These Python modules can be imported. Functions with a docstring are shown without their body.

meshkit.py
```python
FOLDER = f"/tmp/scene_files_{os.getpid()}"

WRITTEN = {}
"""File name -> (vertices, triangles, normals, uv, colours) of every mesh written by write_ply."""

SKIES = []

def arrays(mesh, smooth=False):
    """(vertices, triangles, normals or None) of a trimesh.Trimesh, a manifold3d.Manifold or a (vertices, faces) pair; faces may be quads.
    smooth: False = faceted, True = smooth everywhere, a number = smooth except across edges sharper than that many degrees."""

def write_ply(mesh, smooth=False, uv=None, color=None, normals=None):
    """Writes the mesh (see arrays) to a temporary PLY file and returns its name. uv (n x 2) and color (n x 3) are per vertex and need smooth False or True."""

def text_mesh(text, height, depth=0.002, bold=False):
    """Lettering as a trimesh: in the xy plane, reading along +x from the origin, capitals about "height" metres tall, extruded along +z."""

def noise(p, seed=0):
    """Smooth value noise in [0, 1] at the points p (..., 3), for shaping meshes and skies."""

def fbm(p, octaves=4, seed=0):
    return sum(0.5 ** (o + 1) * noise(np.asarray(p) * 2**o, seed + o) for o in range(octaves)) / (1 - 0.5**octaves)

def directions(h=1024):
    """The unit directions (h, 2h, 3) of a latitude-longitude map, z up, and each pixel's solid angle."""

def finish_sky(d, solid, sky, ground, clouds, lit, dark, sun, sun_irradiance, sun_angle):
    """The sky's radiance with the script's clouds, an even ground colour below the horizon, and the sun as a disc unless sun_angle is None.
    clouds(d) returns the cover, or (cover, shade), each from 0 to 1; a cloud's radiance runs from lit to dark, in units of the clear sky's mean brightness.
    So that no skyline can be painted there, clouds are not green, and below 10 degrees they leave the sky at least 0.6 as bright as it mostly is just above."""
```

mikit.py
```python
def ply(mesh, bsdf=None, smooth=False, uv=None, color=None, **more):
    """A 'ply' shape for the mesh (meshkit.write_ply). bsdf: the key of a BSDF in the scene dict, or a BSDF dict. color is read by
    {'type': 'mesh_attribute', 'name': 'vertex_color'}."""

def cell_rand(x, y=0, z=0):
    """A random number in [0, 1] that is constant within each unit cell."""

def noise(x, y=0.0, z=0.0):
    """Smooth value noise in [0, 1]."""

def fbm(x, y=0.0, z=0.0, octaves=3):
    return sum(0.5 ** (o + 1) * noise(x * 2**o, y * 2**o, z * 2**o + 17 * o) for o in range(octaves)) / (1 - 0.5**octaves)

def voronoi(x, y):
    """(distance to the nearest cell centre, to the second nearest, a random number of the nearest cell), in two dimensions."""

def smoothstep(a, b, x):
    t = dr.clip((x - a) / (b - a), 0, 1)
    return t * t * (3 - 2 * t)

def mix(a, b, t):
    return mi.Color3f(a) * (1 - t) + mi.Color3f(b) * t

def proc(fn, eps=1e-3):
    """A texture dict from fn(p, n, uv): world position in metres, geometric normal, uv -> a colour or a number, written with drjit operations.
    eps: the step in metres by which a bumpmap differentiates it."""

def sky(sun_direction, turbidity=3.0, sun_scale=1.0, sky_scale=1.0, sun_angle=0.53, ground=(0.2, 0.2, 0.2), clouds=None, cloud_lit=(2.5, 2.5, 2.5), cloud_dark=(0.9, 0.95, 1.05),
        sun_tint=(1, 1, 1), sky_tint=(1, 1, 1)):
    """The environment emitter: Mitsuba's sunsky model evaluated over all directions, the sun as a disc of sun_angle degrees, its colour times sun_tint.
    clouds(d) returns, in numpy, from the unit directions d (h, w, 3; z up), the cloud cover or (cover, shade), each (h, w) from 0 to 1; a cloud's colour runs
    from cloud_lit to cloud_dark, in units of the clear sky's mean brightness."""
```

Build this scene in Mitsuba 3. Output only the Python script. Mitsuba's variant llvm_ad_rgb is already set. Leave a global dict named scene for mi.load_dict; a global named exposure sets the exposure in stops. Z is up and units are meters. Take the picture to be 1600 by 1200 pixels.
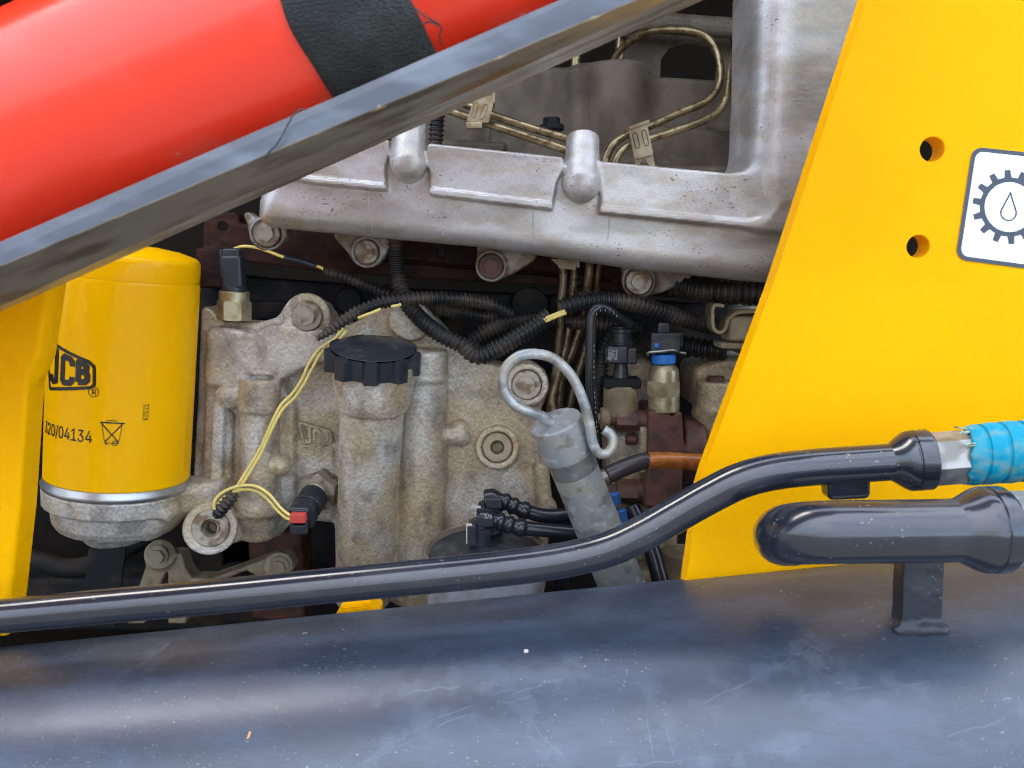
import math, random
import numpy as np
import trimesh
import manifold3d as m3
import mitsuba as mi
import drjit as dr
import mikit, meshkit
from mikit import proc, fbm, noise, voronoi, smoothstep, mix
from shapely.geometry import Polygon, LineString, Point
from shapely.ops import unary_union

rng = np.random.default_rng(7)
T = mi.ScalarTransform4f
scene, labels = {'type': 'scene'}, {}

# ------------------------------------------------------------------ camera, light, exposure
EYE = np.array([0.0, 0.0, 1.25])
PITCH = math.radians(8.0)
F = 1331.0                                    # focal length in pixels of the 1600 px photograph
FWD = np.array([0, math.cos(PITCH), -math.sin(PITCH)])
UP = np.array([0, math.sin(PITCH), math.cos(PITCH)])
RIGHT = np.array([1.0, 0, 0])
scene['camera'] = {
    'type': 'thinlens', 'fov': 2 * math.degrees(math.atan(800 / F)), 'fov_axis': 'x',
    'aperture_radius': 0.0009, 'focus_distance': 0.61, 'near_clip': 0.01, 'far_clip': 400.0,
    'to_world': T().look_at(origin=EYE.tolist(), target=(EYE + FWD).tolist(), up=[0, 0, 1])}
exposure = 4.5


def clouds(d):
    n = meshkit.fbm(d * np.array([1.6, 1.6, 3.0]) + 5.0, 4, 3)
    up = np.clip(d[..., 2], 0, 1)             # an overcast sky: brightest overhead, a third of that at the horizon
    return np.clip(0.58 + (n - 0.45) * 1.8, 0.2, 1), np.clip(1.0 - up ** 0.9 + (n - 0.5) * 0.9, 0, 1)


scene['sky'] = mikit.sky((-0.56, 0.20, 0.80), turbidity=3, sun_scale=0.10, sun_angle=30, sun_tint=(.9, 1, 1.15), clouds=clouds,
                         cloud_lit=(2.55, 2.75, 3.15), cloud_dark=(0.95, 0.92, 0.88), ground=(0.18, 0.165, 0.145))


def P(px, py, Y):
    """The point of the plane y = Y that the photograph's pixel (px, py) shows (a survey of the machine from its photograph)."""
    d = RIGHT * ((px - 800) / F) + UP * ((600 - py) / F) + FWD
    return EYE + d * (Y / d[1])


def M(px, Y):
    return px * Y / F


# ------------------------------------------------------------------ scene keeping
def obj(key, mesh, bsdf, smooth=35, label=None, **kw):
    base, i = key, 0
    while key in scene:
        i += 1
        key = f'{base}_{i:03d}'
    if isinstance(mesh, list):
        mesh = trimesh.util.concatenate(mesh)
    scene[key] = mikit.ply(mesh, bsdf, smooth=smooth, **kw)
    if label:
        labels[key] = {'label': label}
    return key


def tag(key, label, cat, group=None):
    labels[key] = {'label': label, 'category': cat}
    if group:
        labels[key]['group'] = group
    return key


def struct(key, mesh, bsdf, smooth=False):
    k = obj(key, mesh, bsdf, smooth)
    labels[k] = {'kind': 'structure'}


# ------------------------------------------------------------------ mesh helpers
def unit(v):
    v = np.asarray(v, float)
    return v / np.linalg.norm(v)


def frame(axis):
    a = unit(axis)
    h = np.array([0, 0, 1.0]) if abs(a[2]) < 0.9 else np.array([0, -1.0, 0])
    u = unit(np.cross(h, a))
    return u, np.cross(a, u), a


def lathe(a, b, prof, n=48, cap=True, rot=0.0):
    """prof: (metres along a->b, radius)."""
    a, b = np.asarray(a, float), np.asarray(b, float)
    u, v, w = frame(b - a)
    ang = np.arange(n) * 2 * math.pi / n + rot
    ring = np.cos(ang)[:, None] * u + np.sin(ang)[:, None] * v
    V = np.vstack([a + w * t + ring * r for t, r in prof])
    Fc = []
    k = len(prof)
    i = np.arange(n); j = (i + 1) % n
    for s in range(k - 1):
        p, q = s * n, (s + 1) * n
        Fc.append(np.stack([p + i, p + j, q + j], 1)); Fc.append(np.stack([p + i, q + j, q + i], 1))
    if cap:
        V = np.vstack([V, a + w * prof[0][0], a + w * prof[-1][0]])
        Fc.append(np.stack([np.full(n, k * n), j, i], 1))
        Fc.append(np.stack([np.full(n, k * n + 1), (k - 1) * n + i, (k - 1) * n + j], 1))
    return trimesh.Trimesh(V, np.vstack(Fc), process=False)


def rod(a, b, r0, r1=None, bev=0.0008, n=40):
    r1 = r0 if r1 is None else r1
    L = float(np.linalg.norm(np.asarray(b) - np.asarray(a)))
    bev = min(bev, L * 0.3, r0 * 0.5)
    return lathe(a, b, [(0, r0 - bev), (bev, r0), (L - bev, r1), (L, r1 - bev)], n)


def hexa(a, b, r, bev=0.0012, n=6, rot=0.0):
    L = float(np.linalg.norm(np.asarray(b) - np.asarray(a)))
    bev = min(bev, L * 0.3)
    h = lathe(a, b, [(0, r), (L, r)], n, rot=rot)
    c = lathe(a, b, [(0, r * 0.93), (bev, r * 1.02), (L - bev, r * 1.02), (L, r * 0.93)], 36)
    return from_m3(to_m3(h) ^ to_m3(c))


def to_m3(m):
    m = trimesh.Trimesh(m.vertices, m.faces, process=True)
    if m.volume < 0:
        m.invert()
    return m3.Manifold(m3.Mesh(np.asarray(m.vertices, np.float32), np.asarray(m.faces, np.uint32)))


def from_m3(m):
    q = m.to_mesh()
    return trimesh.Trimesh(q.vert_properties[:, :3], q.tri_verts, process=False)


def spline(pts, step=0.001):
    """Centripetal-like Catmull-Rom through the points, resampled evenly."""
    p = np.asarray(pts, float)
    if len(p) == 2:
        out = p
    else:
        q = np.vstack([2 * p[0] - p[1], p, 2 * p[-1] - p[-2]])
        out = []
        for i in range(len(p) - 1):
            p0, p1, p2, p3 = q[i:i + 4]
            d = [max(np.linalg.norm(x - y), 1e-9) ** 0.5 for x, y in ((p1, p0), (p2, p1), (p3, p2))]
            t0, t1 = 0, d[0]; t2 = t1 + d[1]; t3 = t2 + d[2]
            t = np.linspace(t1, t2, 24, endpoint=False)[:, None]
            A1 = (t1 - t) / (t1 - t0) * p0 + (t - t0) / (t1 - t0) * p1
            A2 = (t2 - t) / (t2 - t1) * p1 + (t - t1) / (t2 - t1) * p2
            A3 = (t3 - t) / (t3 - t2) * p2 + (t - t2) / (t3 - t2) * p3
            B1 = (t2 - t) / (t2 - t0) * A1 + (t - t0) / (t2 - t0) * A2
            B2 = (t3 - t) / (t3 - t1) * A2 + (t - t1) / (t3 - t1) * A3
            out.append((t2 - t) / (t2 - t1) * B1 + (t - t1) / (t2 - t1) * B2)
        out = np.vstack(out + [p[-1:]])
    s = np.r_[0, np.cumsum(np.linalg.norm(np.diff(out, axis=0), axis=1))]
    n = max(2, int(s[-1] / step) + 1)
    ss = np.linspace(0, s[-1], n)
    return np.stack([np.interp(ss, s, out[:, k]) for k in range(3)], 1), ss


def sweep(pts, r, n=20, step=0.0015, cap=True):
    """Tube along a smooth line; r is a number, or a function of (metres along, total)."""
    c, s = spline(pts, step)
    t = np.gradient(c, axis=0)
    t /= np.linalg.norm(t, axis=1, keepdims=True) + 1e-12
    u = unit(np.cross(t[0], [0.3, 0.5, 0.8]))
    U = []
    for k in range(len(c)):
        u = u - t[k] * (u @ t[k]); u = u / np.linalg.norm(u); U.append(u)
    U = np.array(U); W = np.cross(t, U)
    rr = np.full(len(c), r) if np.isscalar(r) else r(s, s[-1])
    a = np.arange(n) * 2 * math.pi / n
    V = (c[:, None] + rr[:, None, None] * (np.cos(a)[None, :, None] * U[:, None] + np.sin(a)[None, :, None] * W[:, None])).reshape(-1, 3)
    i = np.arange(n); j = (i + 1) % n
    base = (np.arange(len(c) - 1) * n)[:, None]
    f1 = np.stack([base + i, base + j, base + n + j], -1).reshape(-1, 3)
    f2 = np.stack([base + i, base + n + j, base + n + i], -1).reshape(-1, 3)
    Fs = [f1, f2]
    if cap:
        m = len(V); V = np.vstack([V, c[0], c[-1]])
        Fs += [np.stack([np.full(n, m), j, i], 1), np.stack([np.full(n, m + 1), m - n + i, m - n + j], 1)]
        Fs[-1] = np.stack([np.full(n, m + 1), (len(c) - 1) * n + i, (len(c) - 1) * n + j], 1)
    return trimesh.Trimesh(V, np.vstack(Fs), process=False)


def conduit(pts, r, pitch=0.0034, depth=0.0011, taper=None):
    """Corrugated split loom: square-ish ribs."""
    def rad(s, L):
        w = np.cos(2 * math.pi * s / pitch)
        q = r - depth * 0.5 + depth * 0.5 * np.clip(w * 2.2, -1, 1)
        if taper is not None:
            q = q * np.interp(s / L, taper[0], taper[1])
        return q
    return sweep(pts, rad, 22, pitch / 8)


def PP(pts, Y=None):
    return [P(p[0], p[1], p[2] if len(p) > 2 else Y) for p in pts]


def rounded(poly, r):
    p = poly if isinstance(poly, Polygon) else Polygon(poly)
    while r > 1e-9:
        q = p.buffer(-r, join_style=1).buffer(2 * r, join_style=1, quad_segs=8).buffer(-r, join_style=1, quad_segs=8)
        if q.geom_type == 'Polygon' and q.area > .9 * p.area:
            return q
        r *= .6
    return p


def slab(poly, thick, bev=0.0006, steps=3):
    """Plate in the xy plane from z = 0 to thick with rounded front (top) edges; poly may have holes or be a multipolygon."""
    out = []
    for g in getattr(poly, 'geoms', [poly]):
        zs = [0.0]
        lay = [(g, thick - bev)]
        for k in range(1, steps + 1):
            a = k / steps * math.pi / 2
            lay.append((g.buffer(-bev * (1 - math.cos(a))), bev * (math.sin(a) - math.sin((k - 1) / steps * math.pi / 2))))
        z = 0.0
        for q, h in lay:
            for qq in getattr(q, 'geoms', [q]):
                if qq.is_empty or qq.area < 1e-10:
                    continue
                e = trimesh.creation.extrude_polygon(qq, h, engine='earcut')
                e.apply_translation([0, 0, z]); out.append(e)
            z += h
    return trimesh.util.concatenate(out)


def place(mesh, o, x, y, z):
    """Local axes x, y, z (columns) at o."""
    m = mesh.copy()
    m.vertices = np.asarray(o) + np.asarray(m.vertices) @ np.array([x, y, z])
    return m


def panel(pts, Y, thick, r=0.0, bev=0.0006, holes=()):
    """Upright plate with its front face on y = Y; outline and round holes given as seen in the photograph."""
    w = [P(p[0], p[1], Y) for p in pts]
    pol = rounded(Polygon([(q[0], q[2]) for q in w]), M(r, Y))
    for hx, hy, hr in holes:
        q = P(hx, hy, Y)
        pol = pol.difference(Point(q[0], q[2]).buffer(M(hr, Y), quad_segs=16))
    return place(slab(pol, thick, bev), (0, Y + thick, 0), (1, 0, 0), (0, 0, 1), (0, -1, 0))


def boxm(c, half, axes=None, bev=0.001):
    """Box with rounded edges."""
    half = np.asarray(half, float); bev = min(bev, half.min() * 0.6)
    s = m3.Manifold.sphere(bev, 12)
    cs = [s.translate([(half[0] - bev) * a, (half[1] - bev) * b, (half[2] - bev) * d]) for a in (-1, 1) for b in (-1, 1) for d in (-1, 1)]
    m = from_m3(m3.Manifold.batch_hull(cs))
    axes = np.eye(3) if axes is None else np.asarray(axes)
    return place(m, c, *axes)


# ------------------------------------------------------------------ castings: distance fields turned into meshes
def sdpoly(V, X, Z):
    V = np.asarray(V, np.float32)
    d = np.full(np.broadcast(X, Z).shape, 1e9, np.float32); s = np.ones_like(d)
    for i in range(len(V)):
        a, b = V[i], V[i - 1]
        e = b - a
        wx, wz = X - a[0], Z - a[1]
        t = np.clip((wx * e[0] + wz * e[1]) / max(e @ e, 1e-12), 0, 1)
        d = np.minimum(d, (wx - e[0] * t) ** 2 + (wz - e[1] * t) ** 2)
        c1, c2, c3 = Z >= a[1], Z < b[1], e[0] * wz > e[1] * wx
        s = np.where((c1 & c2 & c3) | (~c1 & ~c2 & ~c3), -s, s)
    return s * np.sqrt(d)


def rbox2(d1, d2, e):
    a, b = d1 + e, d2 + e
    return np.minimum(np.maximum(a, b), 0) + np.sqrt(np.maximum(a, 0) ** 2 + np.maximum(b, 0) ** 2) - e


class Cast:
    def __init__(s, px, Yn, Yf, h=0.001):
        pts = np.array([P(x, y, Y) for x in (px[0], px[2]) for y in (px[1], px[3]) for Y in (Yn, Yf)])
        s.lo, hi, s.h = pts.min(0), pts.max(0), h
        s.n = np.ceil((hi - s.lo) / h).astype(int) + 1
        s.ax = [(s.lo[k] + np.arange(s.n[k]) * h).astype(np.float32) for k in range(3)]
        s.d = np.full(s.n, 0.05, np.float32)

    def grid(s, lo, hi):
        sl = []
        for k in range(3):
            i0 = int(np.clip(math.floor((lo[k] - s.lo[k]) / s.h), 0, s.n[k] - 1))
            i1 = int(np.clip(math.ceil((hi[k] - s.lo[k]) / s.h) + 1, i0 + 1, s.n[k]))
            sl.append(slice(i0, i1))
        g = [s.ax[k][sl[k]] for k in range(3)]
        return tuple(sl), g[0][:, None, None], g[1][None, :, None], g[2][None, None, :]

    def put(s, fn, lo, hi, k, op):
        m = max(k, 0.002) + 4 * s.h
        sl, X, Y, Z = s.grid(np.asarray(lo) - m, np.asarray(hi) + m)
        b = fn(X, Y, Z).astype(np.float32); a = s.d[sl]
        if op == 'sub':
            a, b = -a, b
        if k > 0:
            hh = np.maximum(k - np.abs(a - b), 0) / k
            r = np.minimum(a, b) - hh * hh * k * 0.25
        else:
            r = np.minimum(a, b)
        s.d[sl] = -r if op == 'sub' else r
        return s

    def extr(s, pts, Y0, Y1, k=0.003, r=6, e=0.0015, op='add', Yp=None):
        """Outline as seen, between planes y = Y0 and Y1, corners rounded by r px, edges by e."""
        w = [P(p[0], p[1], Yp or Y0) for p in pts]
        pol = rounded(Polygon([(q[0], q[2]) for q in w]), M(r, Y0))
        V = np.array(pol.exterior.coords)[:-1]
        lo, hi = V.min(0), V.max(0)
        f = lambda X, Y, Z: rbox2(sdpoly(V, X[:, :, 0], Z[0])[:, None, :], np.abs(Y - (Y0 + Y1) / 2) - (Y1 - Y0) / 2, e)
        return s.put(f, (lo[0], Y0, lo[1]), (hi[0], Y1, hi[1]), k, op)

    def rev(s, a, b, prof, k=0.003, e=0.001, op='add'):
        """Solid of revolution about a->b; prof: (metres along, radius) from start to end."""
        a = np.asarray(a); w = unit(np.asarray(b) - a)
        V = np.array([(prof[0][0], -1.0)] + list(prof) + [(prof[-1][0], -1.0)])
        R = max(p[1] for p in prof); ts = [p[0] for p in prof]
        e0, e1 = a + w * min(ts), a + w * max(ts)
        def f(X, Y, Z):
            x, y, z = X - a[0], Y - a[1], Z - a[2]
            t = x * w[0] + y * w[1] + z * w[2]
            q = np.sqrt(np.maximum(x * x + y * y + z * z - t * t, 0))
            return sdpoly(V, t, q)
        return s.put(f, np.minimum(e0, e1) - R, np.maximum(e0, e1) + R, k, op)

    def cyl(s, a, b, r0, r1=None, k=0.003, e=0.0012, op='add'):
        r1 = r0 if r1 is None else r1
        a, b = np.asarray(a), np.asarray(b); L = np.linalg.norm(b - a); w = (b - a) / L
        R = max(r0, r1)
        def f(X, Y, Z):
            x, y, z = X - a[0], Y - a[1], Z - a[2]
            t = x * w[0] + y * w[1] + z * w[2]
            q = np.sqrt(np.maximum(x * x + y * y + z * z - t * t, 0))
            return rbox2(q - (r0 + (r1 - r0) * np.clip(t / L, 0, 1)), np.abs(t - L / 2) - L / 2, e)
        return s.put(f, np.minimum(a, b) - R, np.maximum(a, b) + R, k, op)

    def cap(s, a, b, r0, r1=None, k=0.003, op='add'):
        r1 = r0 if r1 is None else r1
        a, b = np.asarray(a), np.asarray(b); v = b - a; L2 = max(v @ v, 1e-12); R = max(r0, r1)
        def f(X, Y, Z):
            x, y, z = X - a[0], Y - a[1], Z - a[2]
            t = np.clip((x * v[0] + y * v[1] + z * v[2]) / L2, 0, 1)
            return np.sqrt((x - v[0] * t) ** 2 + (y - v[1] * t) ** 2 + (z - v[2] * t) ** 2) - (r0 + (r1 - r0) * t)
        return s.put(f, np.minimum(a, b) - R, np.maximum(a, b) + R, k, op)

    def rough(s, amp, scale, seed=1):
        """Uneven as cast: the field itself is disturbed near the surface."""
        ix = np.argwhere(np.abs(s.d) < 3 * s.h)
        p = s.lo + ix * s.h
        s.d[tuple(ix.T)] += ((meshkit.fbm(p * scale, 3, seed) - 0.5) * 2 * amp).astype(np.float32)
        return s

    def mesh(s):
        d = s.d
        for k in range(3):                       # closed at the box
            i = [slice(None)] * 3
            for q in (0, -1):
                i[k] = q; d[tuple(i)] = np.maximum(d[tuple(i)], 1e-4)
        n = np.array(d.shape)
        ins = d < 0
        c = [ins[a:n[0] - 1 + a, b:n[1] - 1 + b, g:n[2] - 1 + g] for a in (0, 1) for b in (0, 1) for g in (0, 1)]
        cnt = sum(x.astype(np.uint8) for x in c)
        act = (cnt > 0) & (cnt < 8)
        idx = np.full(act.shape, -1, np.int64); cells = np.argwhere(act)
        idx[act] = np.arange(len(cells))
        cor = np.array([(a, b, g) for a in (0, 1) for b in (0, 1) for g in (0, 1)])
        val = np.stack([d[tuple((cells + o).T)] for o in cor], 1)
        acc = np.zeros((len(cells), 3)); num = np.zeros(len(cells))
        for i in range(8):
            for j in range(i + 1, 8):
                if np.abs(cor[i] - cor[j]).sum() == 1:
                    x = (val[:, i] < 0) != (val[:, j] < 0)
                    t = np.where(x, val[:, i] / np.where(x, val[:, i] - val[:, j], 1), 0)
                    acc += x[:, None] * (cor[i] + t[:, None] * (cor[j] - cor[i])); num += x
        V = s.lo + (cells + acc / num[:, None]) * s.h
        Fs = []
        for k in range(3):
            u, v = (k + 1) % 3, (k + 2) % 3
            i0 = [slice(None)] * 3; i1 = [slice(None)] * 3
            i0[k] = slice(0, -1); i1[k] = slice(1, None)
            A, B = ins[tuple(i0)], ins[tuple(i1)]
            for fl, mask in ((0, A & ~B), (1, B & ~A)):
                e = np.argwhere(mask)
                e = e[(e[:, u] > 0) & (e[:, v] > 0) & (e[:, u] < n[u] - 1) & (e[:, v] < n[v] - 1)]
                q = []
                for du, dv in ((1, 1), (0, 1), (0, 0), (1, 0)):
                    o = e.copy(); o[:, u] -= du; o[:, v] -= dv
                    q.append(idx[tuple(o.T)])
                q = np.stack(q, 1)
                if fl:
                    q = q[:, ::-1]
                Fs += [q[:, [0, 1, 2]], q[:, [0, 2, 3]]]
        return trimesh.Trimesh(V, np.vstack(Fs), process=False)


def text_on(text, hgt, depth=0.0004, bold=False):
    return meshkit.text_mesh(text, hgt, depth, bold)


def fine(mesh, size):
    v, f = trimesh.remesh.subdivide_to_size(mesh.vertices, mesh.faces, size, max_iter=12)
    return trimesh.Trimesh(v, f, process=False)

# ------------------------------------------------------------------ materials
def V3(*c):
    return mi.Color3f(*c)


def mat(name, color, rough, metal=0.0, bump=None, eps=0.0004, **kw):
    """color and rough: constants or fn(p, n, uv); bump: height in metres, fn(p, n, uv)."""
    b = {'type': 'principled', 'metallic': float(metal)}
    b['base_color'] = proc(color) if callable(color) else {'type': 'rgb', 'value': list(color)}
    b['roughness'] = proc(rough) if callable(rough) else float(rough)
    b.update(kw)
    if bump:
        b = {'type': 'bumpmap', 'arbitrary': proc(bump, eps), 'scale': 1.0, 'bsdf': b}
    scene[name] = {'type': 'twosided', 'bsdf': b}


def specks(p, dens, size, lim):
    """Small sparse spots: 0..1."""
    return smoothstep(lim, lim + 0.06, noise(p.x * size, p.y * size, p.z * size)) * smoothstep(0.45, 0.62, fbm(p.x * dens, p.y * dens, p.z * dens, 2))


def c_cast(p, n, uv):
    a = fbm(p.x * 26, p.y * 26, p.z * 18, 4) + .16 * (smoothstep(-.16, .03, p.x) - .4)
    b = fbm(p.x * 90 + 9, p.y * 90, p.z * 55, 4)
    g = .5 * noise(p.x * 1100, p.y * 1100, p.z * 1100) + .5 * noise(p.x * 520, p.y * 520, p.z * 520)
    c = mix(V3(.49, .455, .395), V3(.42, .335, .21), smoothstep(.34, .64, a))
    c = mix(c, V3(.17, .135, .10), smoothstep(.46, .80, b) * .65)
    k = fbm(p.x * 75 + 3, p.y * 75, p.z * 22 + 9, 4)
    c = mix(c, V3(.15, .115, .08), smoothstep(.56, .74, k) * .4)
    c = mix(c, V3(.36, .23, .11), smoothstep(.60, .78, fbm(p.x * 60 + 3, p.y * 60, p.z * 60 + 40, 4)) * .55)
    return c * (.50 + 1.0 * g)


def h_cast(p, n, uv):
    return 0.00030 * fbm(p.x * 750, p.y * 750, p.z * 750, 2)


mat('m_cast', c_cast, 0.5, 0.25, h_cast, specular=0.5)


def c_castgold(p, n, uv):
    a = fbm(p.x * 45 + 7, p.y * 45, p.z * 30, 4)
    g = noise(p.x * 1300, p.y * 1300, p.z * 1300)
    c = mix(V3(.33, .275, .175), V3(.20, .145, .085), smoothstep(.38, .68, a))
    return c * (.8 + .4 * g)


mat('m_dusty', c_castgold, 0.6, 0.15, h_cast)


def c_manifold(p, n, uv):
    a = fbm(p.x * 30, p.y * 30, p.z * 60, 4)
    g = noise(p.x * 1100, p.y * 1100, p.z * 1100)
    c = mix(V3(.60, .58, .56), V3(.44, .415, .38), smoothstep(.35, .7, a))
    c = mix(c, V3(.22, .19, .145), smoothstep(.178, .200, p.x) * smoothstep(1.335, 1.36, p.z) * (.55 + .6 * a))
    low = smoothstep(.5, .68, fbm(p.x * 70 + 4, p.y * 40, p.z * 110, 3))
    c = mix(c, V3(.40, .31, .19), low * .3)
    c = mix(c, V3(.12, .10, .08), specks(p, 40, 620, .82) * .8)
    return c * (.88 + .24 * g)


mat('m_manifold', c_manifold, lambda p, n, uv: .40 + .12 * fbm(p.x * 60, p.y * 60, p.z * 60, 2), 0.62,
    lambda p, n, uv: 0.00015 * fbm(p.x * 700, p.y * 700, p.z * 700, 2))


def c_head(p, n, uv):
    a = fbm(p.x * 50, p.y * 50, p.z * 25, 4)
    g = noise(p.x * 1200, p.y * 1200, p.z * 1200)
    return mix(V3(.135, .106, .072), V3(.075, .056, .036), smoothstep(.35, .7, a)) * (.8 + .4 * g)


mat('m_lug_shaded', lambda p, n, uv: mix(V3(.30, .285, .26), V3(.17, .125, .08), smoothstep(.36, .66, fbm(p.x * 70, p.y * 70, p.z * 70, 4))), 0.5, 0.45, h_cast)  # manifold lugs: their shade is put into a darker, browner base
mat('m_head', c_head, 0.6, 0.1, h_cast)


def c_yellow(p, n, uv):
    d = specks(p, 18, 430, .965)
    a = fbm(p.x * 14, p.y * 14, p.z * 14, 3)
    c = mix(V3(.88, .43, .0), V3(.83, .40, .0), smoothstep(.35, .7, a))
    return mix(c, V3(.16, .09, .02), d * .8)


mat('m_yellow', c_yellow, 0.5, 0.0, specular=0.06)
mat('m_filter_paint', lambda p, n, uv: mix(V3(.93, .47, .0), V3(.36, .2, .03), specks(p, 30, 520, .92) * .6), 0.22, 0.0,
    lambda p, n, uv: 0.00012 * fbm(p.x * 70, p.y * 70, p.z * 25, 2), clearcoat=0.32, clearcoat_gloss=0.96, specular=0.06)


CHIPS = [([float(v) for v in P(x, y, .322)], r) for x, y, r in ((110, 75, .0011), (106, 68, .0006), (181, 58, .0008), (150, 12, .0006), (152, 222, .0005))]


def c_red(p, n, uv):
    a = fbm(p.x * 26, p.y * 40, p.z * 40, 3)
    c = mix(V3(.74, .035, .012), V3(.70, .06, .035), smoothstep(.5, .75, a))
    s = smoothstep(.86, .93, noise(p.x * 230 + 5, p.y * 230, p.z * 230)) * smoothstep(.5, .7, a)
    c = mix(c, V3(.75, .3, .24), s * .4)
    for q, r in CHIPS:
        d = dr.square(p.x - q[0]) + dr.square(p.z - q[2])
        c = mix(c, V3(.16, .13, .15), smoothstep(r * r, r * r * .3, d + .000002 * noise(p.x * 900, p.z * 900, 1.0)))
    return c


mat('m_red', c_red, 0.26, 0.0, clearcoat=0.65, clearcoat_gloss=0.94, specular=0.4)


# the big tube's axis and radius, and the scratches on its side
TUBE_A, TUBE_B = P(-500, 1392, .47), P(2000, 1150, .47)
TUBE_W = unit(TUBE_B - TUBE_A)
_o = EYE - TUBE_A; _o = _o - TUBE_W * (_o @ TUBE_W)
_d = P(800, 931, 1.0) - EYE; _d = _d - TUBE_W * (_d @ TUBE_W)
TUBE_R = float(np.linalg.norm(_o - _d * (_o @ _d) / (_d @ _d)))


def on_tube(x, y):
    """Where the photograph's pixel falls on the tube."""
    d = unit(P(x, y, 1.0) - EYE)
    d2 = d - TUBE_W * (d @ TUBE_W)
    A, B, C = d2 @ d2, 2 * _o @ d2, _o @ _o - TUBE_R ** 2
    return EYE + d * (-B - math.sqrt(max(B * B - 4 * A * C, 0))) / (2 * A)


SCRATCH = [[(965, 1197), (1090, 1184), (1180, 1176), (1238, 1172), (1262, 1158)], [(828, 1122), (846, 1150), (878, 1180)], [(556, 1200), (610, 1160), (680, 1125), (800, 1075)], [(1015, 1090), (1012, 1130), (1022, 1185)],
           [(600, 1098), (660, 1080), (720, 1072)], [(1100, 1098), (1180, 1060), (1270, 1010)], [(1250, 1000), (1300, 1028)], [(1260, 1090), (1340, 1075), (1440, 1068)], [(800, 1084), (870, 1062), (905, 1050)], [(1480, 1150), (1540, 1135), (1600, 1105)],
           [(232, 1010), (262, 1009)], [(1042, 1134), (1050, 1178)], [(560, 1196), (700, 1128), (830, 1085)]]
SEG = [(on_tube(*q[i]), on_tube(*q[i + 1])) for q in SCRATCH for i in range(len(q) - 1)]


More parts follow.
